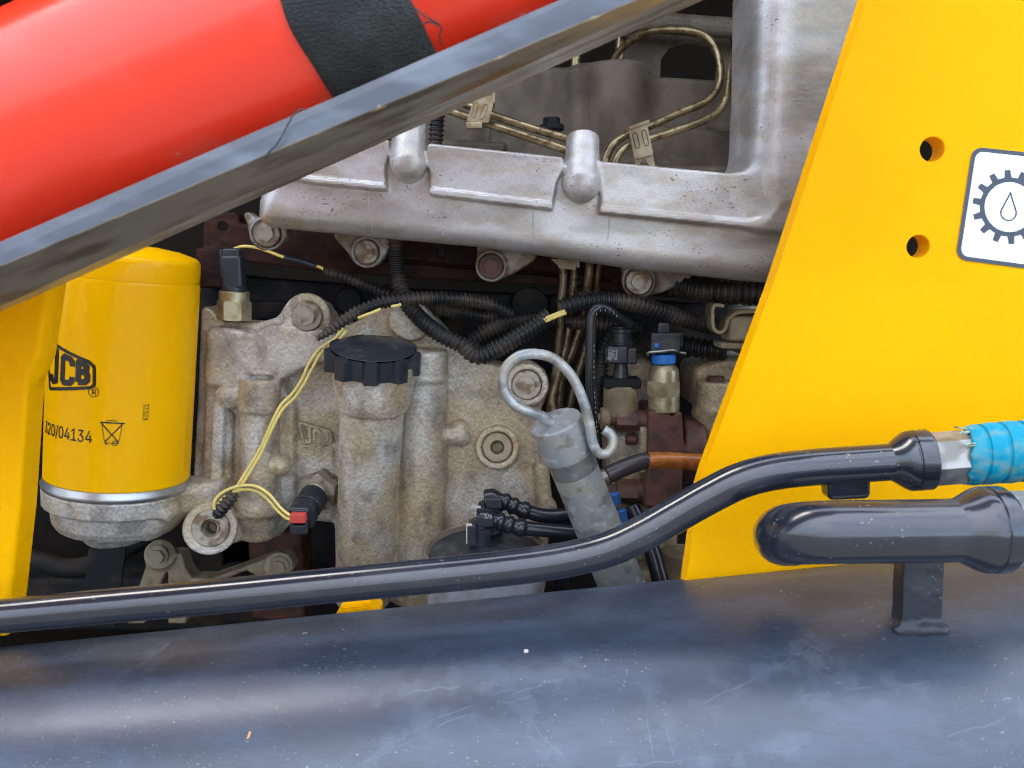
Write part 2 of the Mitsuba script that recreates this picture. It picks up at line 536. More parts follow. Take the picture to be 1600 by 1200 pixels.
def c_black(p, n, uv):
    dust = .3 + .45 * smoothstep(.40, .75, fbm(p.x * 22, p.y * 60, p.z * 60, 4))
    c = mix(V3(.015, .022, .037), V3(.038, .054, .086), dust)  # blue tint paints the sky reflected in the black, along with dust
    dirt = smoothstep(.40, .62, fbm(p.x * 25 + 2, p.y * 25, p.z * 25, 3))
    v = noise(p.x * 900, p.y * 900, p.z * 900)
    c = c * (.82 + .36 * fbm(p.x * 45 + p.z * 20, p.y * 900, p.z * 1000 + p.x * 80, 2))
    c = mix(c, V3(.15, .145, .135), smoothstep(.84, .95, v) * dirt * .8)
    c = mix(c, V3(.30, .28, .24), smoothstep(.95, .99, noise(p.x * 420 + 7, p.y * 420, p.z * 420)) * smoothstep(.5, .62, dirt))
    m = mi.Float(1.0)
    wx = .0012 * (noise(p.x * 160, p.z * 160, 3.0) - .5)
    for a, b in SEG:
        ex, ez = float(b[0] - a[0]), float(b[2] - a[2])
        qx, qz = p.x - float(a[0]) + wx, p.z - float(a[2]) - wx
        t = dr.clip((qx * ex + qz * ez) / (ex * ex + ez * ez), 0, 1)
        m = dr.minimum(m, dr.square(qx - ex * t) + dr.square(qz - ez * t))
    s = dr.sqrt(m)
    c = mix(c, V3(.17, .20, .25), smoothstep(.00042, .00005, s) * smoothstep(.2, .75, noise(p.x * 70, p.y * 70, p.z * 70)) * .2)
    smear = smoothstep(.011, .0005, s) * smoothstep(.42, .7, fbm(p.x * 130, p.y * 130, p.z * 130, 3))
    return mix(c, V3(.11, .135, .175), smear * .18)


mat('m_black_paint', c_black, lambda p, n, uv: .32 + .08 * fbm(p.x * 30, p.y * 60, p.z * 60, 3), 0.0, specular=0.6, clearcoat=0.32, clearcoat_gloss=0.86)
def c_pipeblack(p, n, uv):
    dust = smoothstep(.48, .78, fbm(p.x * 40, p.y * 80, p.z * 80, 4))
    c = mix(V3(.008, .011, .019), V3(.03, .034, .042), dust * .5)
    sp = smoothstep(.88, .94, noise(p.x * 700, p.y * 700, p.z * 700)) * smoothstep(.45, .6, fbm(p.x * 30 + 2, p.y * 30, p.z * 30, 2))
    return mix(c, V3(.22, .21, .19), sp * .7)


mat('m_pipe_paint', c_pipeblack, lambda p, n, uv: .11 + .10 * fbm(p.x * 60, p.y * 60, p.z * 60, 3), 0.0, specular=0.55, clearcoat=0.7, clearcoat_gloss=0.95)


def c_bar(p, n, uv):
    a = fbm(p.x * 30, p.y * 80, p.z * 80, 4)
    return mix(V3(.036, .044, .060), V3(.085, .10, .125), smoothstep(.4, .75, a))


mat('m_bar_edge', c_bar, 0.5, 0.1, lambda p, n, uv: 0.0001 * fbm(p.x * 400, p.y * 400, p.z * 400, 2))


def c_under(p, n, uv):
    u = p.x * .92 - p.z * .39 * -1.0
    a = fbm(u * 30, p.y * 110, p.z * 30 - u * 10, 4)
    c = mix(V3(.28, .25, .205), V3(.13, .11, .078), smoothstep(.42, .70, a))
    c = mix(c, V3(.24, .13, .05), smoothstep(.60, .72, fbm(u * 18 + 4, p.y * 90, 3.0, 3)) * .7)
    return c


mat('m_bar_under', c_under, lambda p, n, uv: .24 + .14 * fbm(p.x * 40, p.y * 90, p.z * 40, 3), 0.55)


def c_zincpipe(p, n, uv):
    a = fbm(p.x * 90, p.y * 90, p.z * 90, 3)
    c = mix(V3(.33, .265, .145), V3(.19, .145, .075), smoothstep(.4, .65, a))
    return mix(c, V3(.12, .06, .025), smoothstep(.62, .72, fbm(p.x * 320, p.y * 320, p.z * 320, 2)) * .85)


mat('m_zinc_pipe', c_zincpipe, 0.34, 0.75)
mat('m_dull_pipe', lambda p, n, uv: c_zincpipe(p, n, uv) * V3(.5, .47, .48), 0.4, 0.6)


def c_brass(p, n, uv):
    a = fbm(p.x * 120, p.y * 120, p.z * 120, 3)
    return mix(V3(.47, .42, .27), V3(.33, .27, .15), smoothstep(.4, .7, a))


mat('m_brass', c_brass, 0.36, 0.7)


def c_dustybolt(p, n, uv):
    a = fbm(p.x * 150, p.y * 150, p.z * 150, 3)
    return mix(V3(.36, .32, .25), V3(.17, .115, .07), smoothstep(.4, .68, a))


mat('m_bolt', c_dustybolt, 0.45, 0.5)


def c_rust(p, n, uv):
    a = fbm(p.x * 70, p.y * 70, p.z * 70, 4)
    g = noise(p.x * 900, p.y * 900, p.z * 900)
    return mix(V3(.110, .042, .027), V3(.05, .026, .019), smoothstep(.38, .68, a)) * (.8 + .4 * g)


mat('m_rust', c_rust, 0.55, 0.0, h_cast)
mat('m_rail', lambda p, n, uv: c_rust(p, n, uv) * V3(.36, .34, .34), 0.7, 0.0, h_cast, specular=0.2)
mat('m_block', lambda p, n, uv: mix(V3(.012, .012, .014), V3(.036, .028, .02), smoothstep(.45, .72, fbm(p.x * 40, p.y * 40, p.z * 40, 4))), 0.7, 0.0, h_cast, specular=0.25)


def c_loom(p, n, uv):
    a = fbm(p.x * 55, p.y * 55, p.z * 55, 3)
    g = noise(p.x * 800, p.y * 800, p.z * 800)
    return mix(V3(.014, .014, .015), V3(.070, .056, .042), smoothstep(.42, .72, a) * (.5 + .6 * g))


mat('m_loom', c_loom, 0.42, 0.0, specular=0.45)
mat('m_plastic', lambda p, n, uv: mix(V3(.018, .021, .028), V3(.07, .066, .062), smoothstep(.5, .8, fbm(p.x * 80, p.y * 80, p.z * 80, 4)) * .8), 0.33, 0.0,
    lambda p, n, uv: 0.00008 * fbm(p.x * 700, p.y * 700, p.z * 700, 2), specular=0.5)
mat('m_connector', (.024, .028, .038), 0.36, 0.0)
mat('m_wire', lambda p, n, uv: mix(V3(.78, .62, .15), V3(.66, .53, .20), fbm(p.x * 90, p.y * 90, p.z * 90, 2)), 0.4, 0.0)


def c_galv(p, n, uv):
    a = fbm(p.x * 60, p.y * 60, p.z * 60, 4)
    b = fbm(p.x * 190 + 5, p.y * 190, p.z * 190, 3)
    c = mix(V3(.32, .345, .345), V3(.37, .35, .29), smoothstep(.4, .65, a))
    c = mix(c, V3(.60, .63, .62), smoothstep(.52, .85, b) * .6)
    return mix(c, V3(.13, .115, .10), smoothstep(.52, .70, fbm(p.x * 110, p.y * 110, p.z * 110 + 30, 4)) * .6)


mat('m_galv', c_galv, 0.45, 0.45)
mat('m_galv_dark', lambda p, n, uv: c_galv(p, n, uv) * .55, 0.45, 0.45)
mat('m_rubber', (.030, .024, .026), 0.35, 0.0)
mat('m_hose', (.012, .014, .018), 0.26, 0.0, specular=0.6)
mat('m_amber', lambda p, n, uv: mix(V3(.36, .12, .022), V3(.20, .06, .015), smoothstep(.4, .7, fbm(p.x * 120, p.y * 120, p.z * 120, 3))), 0.3, 0.0, specular=0.6)


def c_bluehose(p, n, uv):
    a = fbm(p.x * 160, p.y * 160, p.z * 160, 3)
    return mix(V3(.0, .20, .30), V3(.09, .22, .245), smoothstep(.42, .72, a))


mat('m_blue_hose', c_bluehose, 0.5, 0.0, specular=0.15)
mat('m_torn', lambda p, n, uv: mix(V3(.22, .30, .25), V3(.14, .08, .045), smoothstep(.42, .6, fbm(p.x * 240, p.y * 240, p.z * 240, 3))), 0.7, 0.0)
mat('m_nut', lambda p, n, uv: mix(V3(.30, .295, .275), V3(.17, .16, .14), smoothstep(.4, .7, fbm(p.x * 100, p.y * 100, p.z * 100, 3))), 0.38, 0.6)
mat('m_blue_dull', (.015, .08, .24), 0.5, 0.0)
mat('m_blue_plastic', (.02, .17, .55), 0.4, 0.0)
mat('m_red_plastic', (.52, .06, .045), 0.4, 0.0)
mat('m_rim_highlight', (.30, .34, .38), 0.4, 0.5)  # pale blue grey that paints the highlight on the bar's upper rim
mat('m_dull_black', lambda p, n, uv: c_pipeblack(p, n, uv) * 1.3, 0.42, 0.0, specular=0.5)
mat('m_steel', (.50, .50, .49), 0.38, 0.9)
mat('m_sticker', (.80, .82, .83), 0.3, 0.0, clearcoat=0.3)
mat('m_print', (.035, .045, .065), 0.35, 0.0)
mat('m_ink', (.018, .014, .012), 0.35, 0.0)
mat('m_pale_ink', (.42, .40, .36), 0.5, 0.0)
mat('m_faint_ink', (.15, .135, .105), 0.6, 0.0)
mat('m_grey_paint', lambda p, n, uv: mix(V3(.30, .32, .34), V3(.22, .2, .17), smoothstep(.45, .7, fbm(p.x * 60, p.y * 60, p.z * 60, 3))), 0.45, 0.0)
mat('m_bay', lambda p, n, uv: mix(V3(.016, .014, .012), V3(.03, .024, .019), fbm(p.x * 20, p.y * 20, p.z * 20, 3)), 0.95, 0.0, specular=0.05)


mat('m_chip', (.55, .25, .10), .6, 0.0)


def c_sleeve(p, n, uv):
    a = fbm(p.x * 40, p.y * 40, p.z * 40, 3)
    w = noise(p.x * 1500, p.y * 1500, p.z * 1500)
    c = mix(V3(.012, .014, .014), V3(.05, .058, .056), smoothstep(.4, .75, a) * w)
    q = (p.x + .1115) ** 2 * 1.0 + (p.z - 1.395) ** 2 * .5
    return mix(c, V3(.20, .15, .08), smoothstep(.00022, .00002, q) * smoothstep(.42, .6, fbm(p.x * 260, p.y * 260, p.z * 260, 2)))


mat('m_sleeve', c_sleeve, 0.8, 0.0, lambda p, n, uv: 0.0006 * noise(p.x * 1400, p.y * 1400, p.z * 1400), sheen=0.4)

# ------------------------------------------------------------------ the engine bay's sheets, added so light enters only from the front
def sheet(key, lo, hi):
    lo, hi = np.array(lo, float), np.array(hi, float)
    struct(key, boxm((lo + hi) / 2, (hi - lo) / 2, bev=0.002), 'm_bay')


sheet('wall_back', (-.75, .985, .70), (.75, 1.0, 1.70))
sheet('added_bonnet', (-.75, .58, 1.62), (.75, .984, 1.635))  # unseen bonnet sheet, added and set back to shade the engine top
sheet('floor', (-.75, .52, .70), (.75, .984, .715))
sheet('wall_left', (-.765, .52, .716), (-.751, .984, 1.619))
sheet('wall_right', (.751, .52, .716), (.765, .984, 1.619))

# ------------------------------------------------------------------ engine block and cylinder head
b = Cast((285, 370, 1190, 760), .735, .80, .0016)
b.extr([(285, 425), (330, 425), (420, 436), (640, 452), (1000, 470), (1190, 480), (1190, 760), (285, 760)], .75, .80, r=4)
b.extr([(340, 470), (700, 478), (700, 500), (340, 500)], .742, .80, r=6, k=.004)
for x, y, r in ((828, 478, 30), (610, 470, 26), (545, 470, 20)):
    b.cyl(P(x, y, .738), P(x, y, .79), M(r, .74), k=.004)
k = tag('engine_block', 'black painted engine block deep in the bay, behind the corrugated conduits', 'engine block')
obj(k + '__casting', b.mesh(), 'm_block', True)

rail = Cast((295, 320, 1130, 480), .70, .76, .0012)
rail.extr([(325, 345), (1130, 420), (1130, 470), (1010, 462), (880, 447), (660, 436), (500, 424), (330, 402)], .722, .755, r=6)
rail.extr([(305, 388), (346, 388), (346, 450), (305, 450)], .715, .755, r=4)
rail.extr([(318, 335), (372, 330), (378, 392), (316, 392)], .724, .75, r=8)
for x, y, r in ((349, 354, 7), (690, 395, 8), (905, 438, 9)):
    rail.cyl(P(x, y, .70), P(x, y, .76), M(r, .72), k=0, op='sub')
rail.extr([(560, 400), (960, 436), (960, 441), (560, 405)], .70, .728, k=.001, r=1, op='sub')
rail.rough(.0004, 260)
k = tag('gasket_rail', 'dark rust brown rail along the engine under the silver manifold', 'rail')
obj(k + '__casting', rail.mesh(), 'm_rail', True)

h = Cast((640, 70, 1200, 300), .675, .83, .0014)
h.extr([(770, 128), (835, 110), (895, 112), (915, 104), (1000, 108), (1020, 118), (1180, 128), (1180, 300), (760, 300)], .755, .82, r=5, e=.004)
for x0, x1, r, y in ((866, 866, 32, 112), (955, 958, 52, 104), (806, 806, 22, 128)):
    h.cyl(P(x0, y, .762), P(x1, 300, .762), M(r, .75), k=.012, e=.003)
h.extr([(660, 238), (1200, 262), (1200, 300), (660, 300)], .69, .82, r=3, e=.004, k=.014)
h.extr([(1010, 196), (1180, 206), (1180, 300), (1010, 300)], .735, .82, r=8, e=.004, k=.014)
h.extr([(640, 214), (790, 222), (790, 300), (640, 300)], .735, .82, r=4, e=.004, k=.006)
h.extr([(640, 120), (790, 120), (790, 300), (640, 300)], .79, .83, r=4, e=.004, k=.006)
h.rough(.0003, 300)
k = tag('cylinder_head', 'dull brown cast cylinder head with rounded columns above the silver manifold', 'cylinder head')
obj(k + '__casting', h.mesh(), 'm_head', True)
obj(k + '__bolt', [hexa(P(862, 196, .716), P(862, 184, .716), M(13, .716)), rod(P(862, 204, .716), P(862, 195, .716), M(19, .716))], 'm_block', 20)
pk = panel([(975, 52), (1140, 52), (1150, 135), (1118, 130), (1122, 96), (1108, 74), (1075, 68), (1045, 76), (1033, 92), (1031, 130), (960, 130), (966, 90)], .80, .006, r=5)
obj(k + '__cover_plate', pk, 'm_head')
for x in (900, 968):
    obj(k + '__stud', rod(P(x - 3, 128, .80), P(x + 2, 55, .80), M(7, .80)), 'm_zinc_pipe')

k = tag('top_hose', 'olive brown hydraulic hose with pale printing across the top of the engine', 'hose')
obj(k + '__tube', sweep(PP([(960, 34), (1030, 36), (1110, 42), (1215, 48)], .775), M(15, .775)), 'm_head', True)
t = fine(text_on('SAE 100 R6-4 I.D.-1/4" W.P 2', M(8.5, .76)), .01)
w = t.vertices[:, 0].max()
a, bq = P(1030, 37, .7657), P(1172, 44, .7657)
t.vertices[:, 0] *= np.linalg.norm(bq - a) / w
obj(k + '__printing', place(t, a, unit(bq - a), np.cross([0, -1, 0], unit(bq - a)), (0, -1, 0)), 'm_faint_ink', False)

# ------------------------------------------------------------------ intake manifold
m = Cast((372, -45, 1385, 480), .600, .722, .0013)
m.extr([(397, 343), (398, 312), (430, 240), (500, 205), (668, 224), (890, 246), (1150, 270), (1250, 280), (1250, 444), (1190, 441),
        (1000, 421), (900, 406), (760, 386), (560, 367), (415, 353)], .632, .695, r=14, e=.015)
pads = ([(400, 190), (607, 217), (607, 240), (601, 262), (603, 296), (470, 283), (400, 270)],
        [(668, 223), (880, 245), (882, 262), (870, 285), (863, 326), (671, 303), (671, 270), (664, 252)],
        [(934, 251), (1150, 271), (1222, 292), (1222, 361), (938, 331), (938, 290), (930, 275)])
for p in pads:
    m.extr(p, .6245, .66, k=.003, r=5, e=.002)
for p in ([(470, 275), (603, 288), (603, 297), (470, 284)], [(671, 293), (864, 316), (864, 327), (671, 304)], [(937, 321), (1240, 352), (1240, 363), (937, 332)]):
    m.extr(p, .6205, .64, k=.0012, r=2, e=.001)
m.extr([(1187, -60), (1184, 120), (1178, 240), (1182, 300), (1200, 346), (1250, 352), (1330, 352), (1385, -60)], .612, .700, k=.018, r=14, e=.019)
for x, y0, y1, r in ((638, 170, 258, 27), (909, 214, 288, 28)):
    m.cap(P(x, y1, .626), P(x, y1 - 5, .632), M(r, .62), k=.0025)
    m.cyl(P(x - 1, y1, .626), P(x + 2, y0, .640), M(r, .62), M(r - 3, .63), k=.0025)
# ears that carry the bolts
ears = (([(372, 318), (400, 340), (450, 352), (448, 372), (430, 384), (408, 380), (388, 356)], (417, 365, 21)),
        ([(512, 360), (620, 372), (604, 398), (590, 412), (572, 416), (556, 408), (540, 392)], (573, 394, 19)),
        ([(744, 380), (842, 395), (836, 407), (800, 430), (768, 438), (750, 428)], (767, 416, 19)),
        ([(972, 410), (1095, 428), (1040, 456), (1005, 464), (985, 458), (975, 440)], (998, 440, 21)))
# left face of the riser: two drawn folds
m.cap(P(1158, 262, .655), P(1178, 20, .668), .004, k=.006)
m.rough(.00010, 420)
lugs = []
for p, (x, y, r) in ears:
    xs, ys_ = [q[0] for q in p], [q[1] for q in p]
    q = Cast((min(xs) - 8, min(ys_) - 8, max(xs) + 8, max(ys_) + 8), .682, .712, .0009)
    q.extr(p, .690, .706, k=0, r=6, e=.002)
    q.cyl(P(x, y, .688), P(x, y, .70), M(r + 5, .69), k=.004)
    q.cyl(P(x, y, .675), P(x, y, .6905), M(r + 1, .69), k=.0005, op='sub')
    q.rough(.0003, 330)
    lugs.append(q.mesh())
k = tag('intake_manifold', 'silver cast intake manifold with two rounded posts across the engine', 'manifold')
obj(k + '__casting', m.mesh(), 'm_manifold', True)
for q in lugs:
    obj(k + '__lug', q, 'm_lug_shaded', True)
for x0, y0, x1, y1 in ((575, 297, 581, 366), (693, 310, 691, 374), (833, 327, 834, 390), (952, 336, 946, 404)):   # parting lines of the mould
    obj(k + '__mould_line', sweep(PP([(x0, y0, .6320), (x0 + .3 * (x1 - x0), y0 + .5 * (y1 - y0), .6321), (x1, y1 - 12, .6336), (x1 + 1, y1 - 4, .6352)]), .0005, 8), 'm_manifold', True)
del m


def bolt(key, px, py, Y, r, mt='m_bolt', washer=None, head=6, tilt=(0, 0), hgt=None):
    c = P(px, py, Y)
    d = unit(np.array([tilt[0], -1.0, tilt[1]]))
    r = M(r, Y); hgt = hgt or r * .7
    parts = [hexa(c, c + d * hgt, r, r * .12, head, rot=rng.uniform(0, 1))]
    if washer:
        parts.append(rod(c - d * .002, c + d * hgt * .22, M(washer, Y), bev=.0004))
    obj(key, parts, mt, 22)


for (_, (x, y, r)), mt in zip(ears, ('m_bolt', 'm_bolt', 'm_rust', 'm_bolt')):
    bolt(k + '__bolt', x, y, .689, r * .62, mt, r * .95)

# ------------------------------------------------------------------ engine cover (oil cooler housing)
g = Cast((298, 455, 885, 925), .618, .732, .0012)
outline = [(313, 476), (330, 484), (352, 502), (398, 505), (430, 497), (452, 478), (478, 466), (503, 476), (520, 503), (545, 508), (575, 492), (602, 478),
           (640, 474), (668, 486), (690, 512), (720, 545), (745, 566), (790, 572), (822, 563), (848, 580), (856, 608), (843, 650), (846, 740), (842, 782), (862, 792),
           (858, 830), (852, 925), (524, 925), (522, 818), (470, 812), (450, 822), (436, 838), (405, 846), (372, 838), (318, 838), (300, 760), (308, 620)]
g.extr(outline, .692, .728, r=7, e=.003)
g.extr([(322, 519), (350, 512), (396, 520), (424, 506), (500, 514), (535, 530), (560, 560), (505, 568), (462, 583), (438, 596), (400, 603), (322, 606)], .676, .70, k=.006, r=9, e=.005)
g.extr([(322, 560), (440, 590), (460, 640), (460, 800), (420, 840), (330, 800), (316, 740)], .684, .70, k=.008, r=10, e=.004)
g.extr([(322, 520), (345, 520), (345, 600), (322, 600)], .680, .72, k=.006, r=5, e=.004)
# upright oil pipe with collar, the L rib beside it and the drain boss
g.cyl(P(406, 592, .6735), P(406, 642, .6735), M(32, .672), k=.0015)
g.cyl(P(406, 630, .675), P(404, 800, .675), M(29, .672), M(34, .672), k=.004)
g.cyl(P(404, 780, .678), P(400, 838, .682), M(36, .672), M(30, .672), k=.008, e=.004)
g.cyl(P(406, 588, .671), P(406, 596, .671), M(22, .672), k=0, op='sub')
g.cap(P(354, 618, .676), P(368, 618, .676), M(16, .672), k=.003)
g.extr([(334, 612), (372, 606), (372, 634), (350, 642), (346, 770), (326, 770), (330, 640)], .671, .69, k=.003, r=6, e=.003)
g.cap(P(358, 650, .680), P(356, 770, .682), M(7, .68), k=.004)
g.extr([(300, 766), (352, 754), (384, 800), (372, 846), (318, 846), (290, 810)], .672, .70, k=.008, r=10, e=.004)
g.cyl(P(352, 812, .668), P(352, 812, .70), M(40, .672), k=.004)
g.cyl(P(328, 826, .648), P(334, 822, .70), M(42, .655), k=.002)
g.cyl(P(327, 826, .63), P(327, 826, .672), M(12, .655), k=0, op='sub')
g.cap(P(422, 727, .674), P(438, 728, .672), M(17, .672), k=.003)
# filler neck and the pipe behind it
a, bq = P(585, 566, .640), P(567, 935, .680)
ax = unit(bq - a); L = np.linalg.norm(bq - a)
s1 = L * .17
g.rev(a, bq, [(0, M(64, .642)), (s1 * .35, M(64, .642)), (s1, M(57, .645)), (s1 + .0015, M(51, .645)), (L * .5, M(48, .655)), (L, M(46, .668))], k=.0025)
g.cyl(P(664, 547, .678), P(664, 592, .679), M(36, .675), k=.0015)
g.cyl(P(662, 585, .681), P(648, 935, .690), M(36, .68), M(40, .68), k=.004)
g.extr([(600, 560), (690, 560), (690, 925), (600, 925)], .678, .70, k=.008, r=4, e=.006)
# stub, plug seat, bolt ears
g.cap(P(690, 681, .684), P(718, 681, .684), M(16, .682), M(15, .682), k=.003)
g.cap(P(718, 668, .686), P(722, 684, .686), M(14, .682), k=.002)
g.cyl(P(777, 699, .681), P(777, 699, .70), M(35, .682), k=.0012)
g.cyl(P(777, 699, .676), P(777, 699, .6850), M(25, .682), k=0, op='sub')
g.cyl(P(777, 699, .67), P(777, 699, .70), M(10.5, .682), k=0, op='sub')
for x, y, r in ((480, 494, 36), (823, 601, 34), (640, 500, 32)):
    g.cyl(P(x, y, .683), P(x, y, .71), M(r, .685), k=.006)
g.cyl(P(823, 601, .67), P(823, 601, .6875), M(24, .685), k=0, op='sub')
g.cyl(P(480, 494, .67), P(480, 494, .6842), M(24, .685), k=0, op='sub')
g.cap(P(852, 790, .69), P(846, 730, .69), M(12, .69), k=.004)
g.cap(P(856, 792, .684), P(856, 796, .69), M(15, .69), k=.003)
g.extr([(712, 835), (712, 845), (735, 905), (735, 835)], .68, .70, k=.002, r=2)
g.extr([(735, 800), (765, 798), (765, 925), (720, 925)], .683, .70, k=.004, r=3)
# flange step and seams
g.cap(P(440, 596, .690), P(505, 568, .690), .0014, k=.001, op='sub')
for q0, q1 in (((702, 590), (730, 588)), ((730, 588), (735, 560))):
    g.cap(P(*q0, .6915), P(*q1, .6915), .0008, k=.001, op='sub')
g.extr([(462, 700), (468, 690), (520, 700), (520, 812), (462, 812)], .6905, .70, k=.004, r=4)
g.rough(.00035, 330)
k = tag('engine_cover', 'dusty grey cast engine cover with upright filler neck and oil pipe', 'engine cover')
obj(k + '__casting', g.mesh(), 'm_cast', True)
del g
bolt(k + '__bolt', 480, 494, .6835, 16, 'm_bolt', 23, tilt=(-.05, .1), hgt=.006)
bolt(k + '__bolt', 823, 601, .687, 15, 'm_bolt', 23, hgt=.007, tilt=(-.1, .1))
ring = lathe(P(777, 699, .6845), P(777, 699, .6745), [(0, M(23, .68)), (.0036, M(23, .68)), (.0044, M(22, .68)), (.0044, M(11.5, .68)), (0.0005, M(11, .68)), (-.012, M(10, .68))], 40, cap=False)
obj(k + '__plug', ring, 'm_dusty', 25, 'ochre dusty round plug with a hollow centre, right of the filler neck')
ring = lathe(P(331, 824, .652), P(326, 827, .640), [(0, M(30, .65)), (.0058, M(30, .65)), (.0066, M(28.5, .65)), (.0066, M(15, .65)), (.0052, M(13, .65)), (.0005, M(11, .65)), (-.014, M(10, .65))], 40, cap=False)
obj(k + '__plug', ring, 'm_bolt', 25, 'brown round plug with a deep socket at the foot of the cover')
# cast emblem: a slanted frame with three letters
def emblem(u, frame_w=9, lw=8.5):
    """Frame and letters in units u metres."""
    fr = rounded(Polygon([(0, 148), (170, 100), (187, 86), (189, 34), (178, 24), (32, 0)]), 9)
    ring = fr.difference(rounded(fr.buffer(-frame_w), 5))
    J = LineString([(52, 112), (66, 110), (66, 32), (52, 28), (44, 34), (44, 46)])
    C = LineString([(123, 78), (123, 88), (116, 96), (97, 101), (91, 95), (91, 38), (97, 32), (116, 33), (123, 40), (123, 50)])
    B1 = LineString([(141, 39), (141, 92), (158, 87), (163, 82), (163, 72), (158, 67), (143, 67)])
    B2 = LineString([(141, 39), (160, 41), (166, 47), (166, 60), (159, 67)])
    kw = dict(cap_style=2, join_style=1)
    let = unary_union([x.buffer(lw, **kw) for x in (J, C, B1, B2)])
    from shapely import affinity
    return affinity.scale(unary_union([ring, let]).simplify(.4), u, u, origin=(0, 0))


px1 = M(1, .6905)
e = slab(emblem(px1 * .283, 9, 7.5), .0026, .0004)
o = P(467, 698, .6880)
bk = rounded(Polygon([(0, 148), (170, 100), (187, 86), (189, 34), (178, 24), (32, 0)]), 9)
from shapely import affinity
bk = affinity.scale(bk.buffer(4), px1 * .283, px1 * .283, origin=(0, 0))
obj(k + '__emblem_field', place(slab(bk, .0012, .0003), o, unit([1, 0, -.02]), (0, 0, 1), (0, -1, 0)), 'm_dusty', 30)
obj(k + '__emblem', place(e, o, unit([1, 0, -.02]), (0, 0, 1), (0, -1, 0)), 'm_cast', 30, 'raised cast emblem with three letters in a slanted frame')
t = text_on('S320A4260', M(13, .69), .0018)
t.vertices[:, 0] *= M(86, .69) / t.vertices[:, 0].max()
obj(k + '__casting_number', place(t, P(711, 790, .6926), unit([.06, 0, 1]), (-1, 0, .06), (0, -1, 0)), 'm_cast', False, 'raised casting number reading upward')

# ------------------------------------------------------------------ oil filler cap
k = tag('filler_cap', 'black scalloped plastic oil filler cap on top of the cast neck', 'cap')
ca, cb = P(582, 577, .6415), P(582.5, 528, .6355)
w = unit(a - bq) * .6 + unit(cb - ca) * .4
w = unit(w); u = unit(np.cross([0, 1, 0], w)) * -1.0
u = unit(np.array([1, 0, 0]) - w * w[0]); v = np.cross(w, u)
R = M(76, .638)
th = np.linspace(0, 2 * math.pi, 220, endpoint=False)
lobes = np.clip(np.cos(th * 9 + .55) * 2.2, -1, 1)
cap2 = Polygon(np.stack([np.cos(th), np.sin(th)], 1) * (R * (.915 + .085 * lobes))[:, None])
H = M(35, .638)
cm = slab(cap2, H, .0028, 5)
top = ca + w * 0
obj(k + '__grip', place(cm, top, u, v, w), 'm_plastic', 28)
dome = lathe((0, 0, 0), (0, 0, 1), [(0, R * .88), (.0012, R * .84), (.0022, R * .6), (.0028, R * .3), (.003, .0003)], 48)
obj(k + '__crown', place(dome, top + w * (H - .0004), u, v, w), 'm_plastic', True)
oil = LineString([(-.017, .001), (-.010, .003), (0, .0015), (.010, .003), (.018, .0), (.014, -.004), (.004, -.0035), (-.006, -.002), (-.017, .001)]).buffer(.0007)
can = unary_union([oil, LineString([(-.012, -.001), (-.018, .004)]).buffer(.0006), Point(-.016, -.005).buffer(.0011)])
obj(k + '__oil_symbol', place(slab(can, .0009, .0002), top + w * (H + .0021), u, v, w), 'm_plastic', 30, 'raised oil can symbol')

# ------------------------------------------------------------------ oil filter
FY = .655
f0, f1 = P(185, 744, FY), P(200, 391, FY)
fw = unit(f1 - f0); FL = np.linalg.norm(f1 - f0); FR = M(107.5, FY)
fc = unit((EYE - f0) * np.array([1, 1, 0])); fc = unit(fc - fw * (fc @ fw)); fx = np.cross(fc, fw) * -1.0
fx = unit(np.cross(fw, fc)) * -1.0
if fx[0] < 0:
    fx = -fx


def wrap(mesh, th0, t0, size=.0015, lift=.00025):
    """Bends flat print (x along the girth, y up) onto the canister."""
    m = fine(mesh, size)
    th = th0 + m.vertices[:, 0] / FR
    r = FR + lift + m.vertices[:, 2]
    m.vertices = f0 + np.outer(t0 + m.vertices[:, 1], fw) + r[:, None] * (np.sin(th)[:, None] * fx + np.cos(th)[:, None] * fc)
    return m


def thx(px):
    return math.asin(max(-.99, min(.99, (px - 189) / 117.0)))


def tf(py, px):
    """Height on the canister of the print seen at row py, column px."""
    q = M(1, FY)
    sag = 30 * math.sqrt(max(0, 1 - ((px - 189) / 118.0) ** 2))
    return (744 + sag - 4 - py) * q


k = tag('oil_filter', 'glossy yellow spin-on oil filter with black printing', 'oil filter')
tt = FL * .865
can = lathe(f0, f1, [(.0, FR * .97), (.002, FR), (tt, FR), (tt + .003, FR * .992)], 96, cap=False)
top = lathe(f0, f1, [(tt + .0028, FR * .996), (tt + .004, FR * 1.0), (FL * .958, FR * .994), (FL * .974, FR * .978), (FL * .986, FR * .945), (FL * .993, FR * .90)], 14, cap=False, rot=.35)
dome = lathe(f0, f1, [(FL * .984, FR * .93), (FL * .995, FR * .87), (FL * 1.01, FR * .70), (FL * 1.022, FR * .4), (FL * 1.026, .0005)], 64)
obj(k + '__canister', can, 'm_filter_paint', 35)
obj(k + '__wrench_flats', top, 'm_filter_paint', 40)
obj(k + '__dome', dome, 'm_filter_paint', 40)
lip = lathe(f0, f1, [(-.0065, FR * .96), (-.0065, FR * 1.015), (-.005, FR * 1.03), (-.003, FR * 1.03), (-.0015, FR * 1.012), (.0012, FR * 1.004), (.0015, FR * .97)], 96)
obj(k + '__seam_ring', lip, 'm_steel', 40, 'bright rolled steel ring around the foot of the filter')
lu = FR * math.radians(45) / 152.0
em = emblem(lu, 8.5, 8.0)
obj(k + '__emblem_print', wrap(place(slab(em, .0002, .00005, 1), (0, 0, 0), (1, 0, 0), (0, 1, 0), (0, 0, 1)), thx(148) - 187 * lu / FR, tf(607, 80)), 'm_ink', False, 'black three letter emblem in a slanted frame')
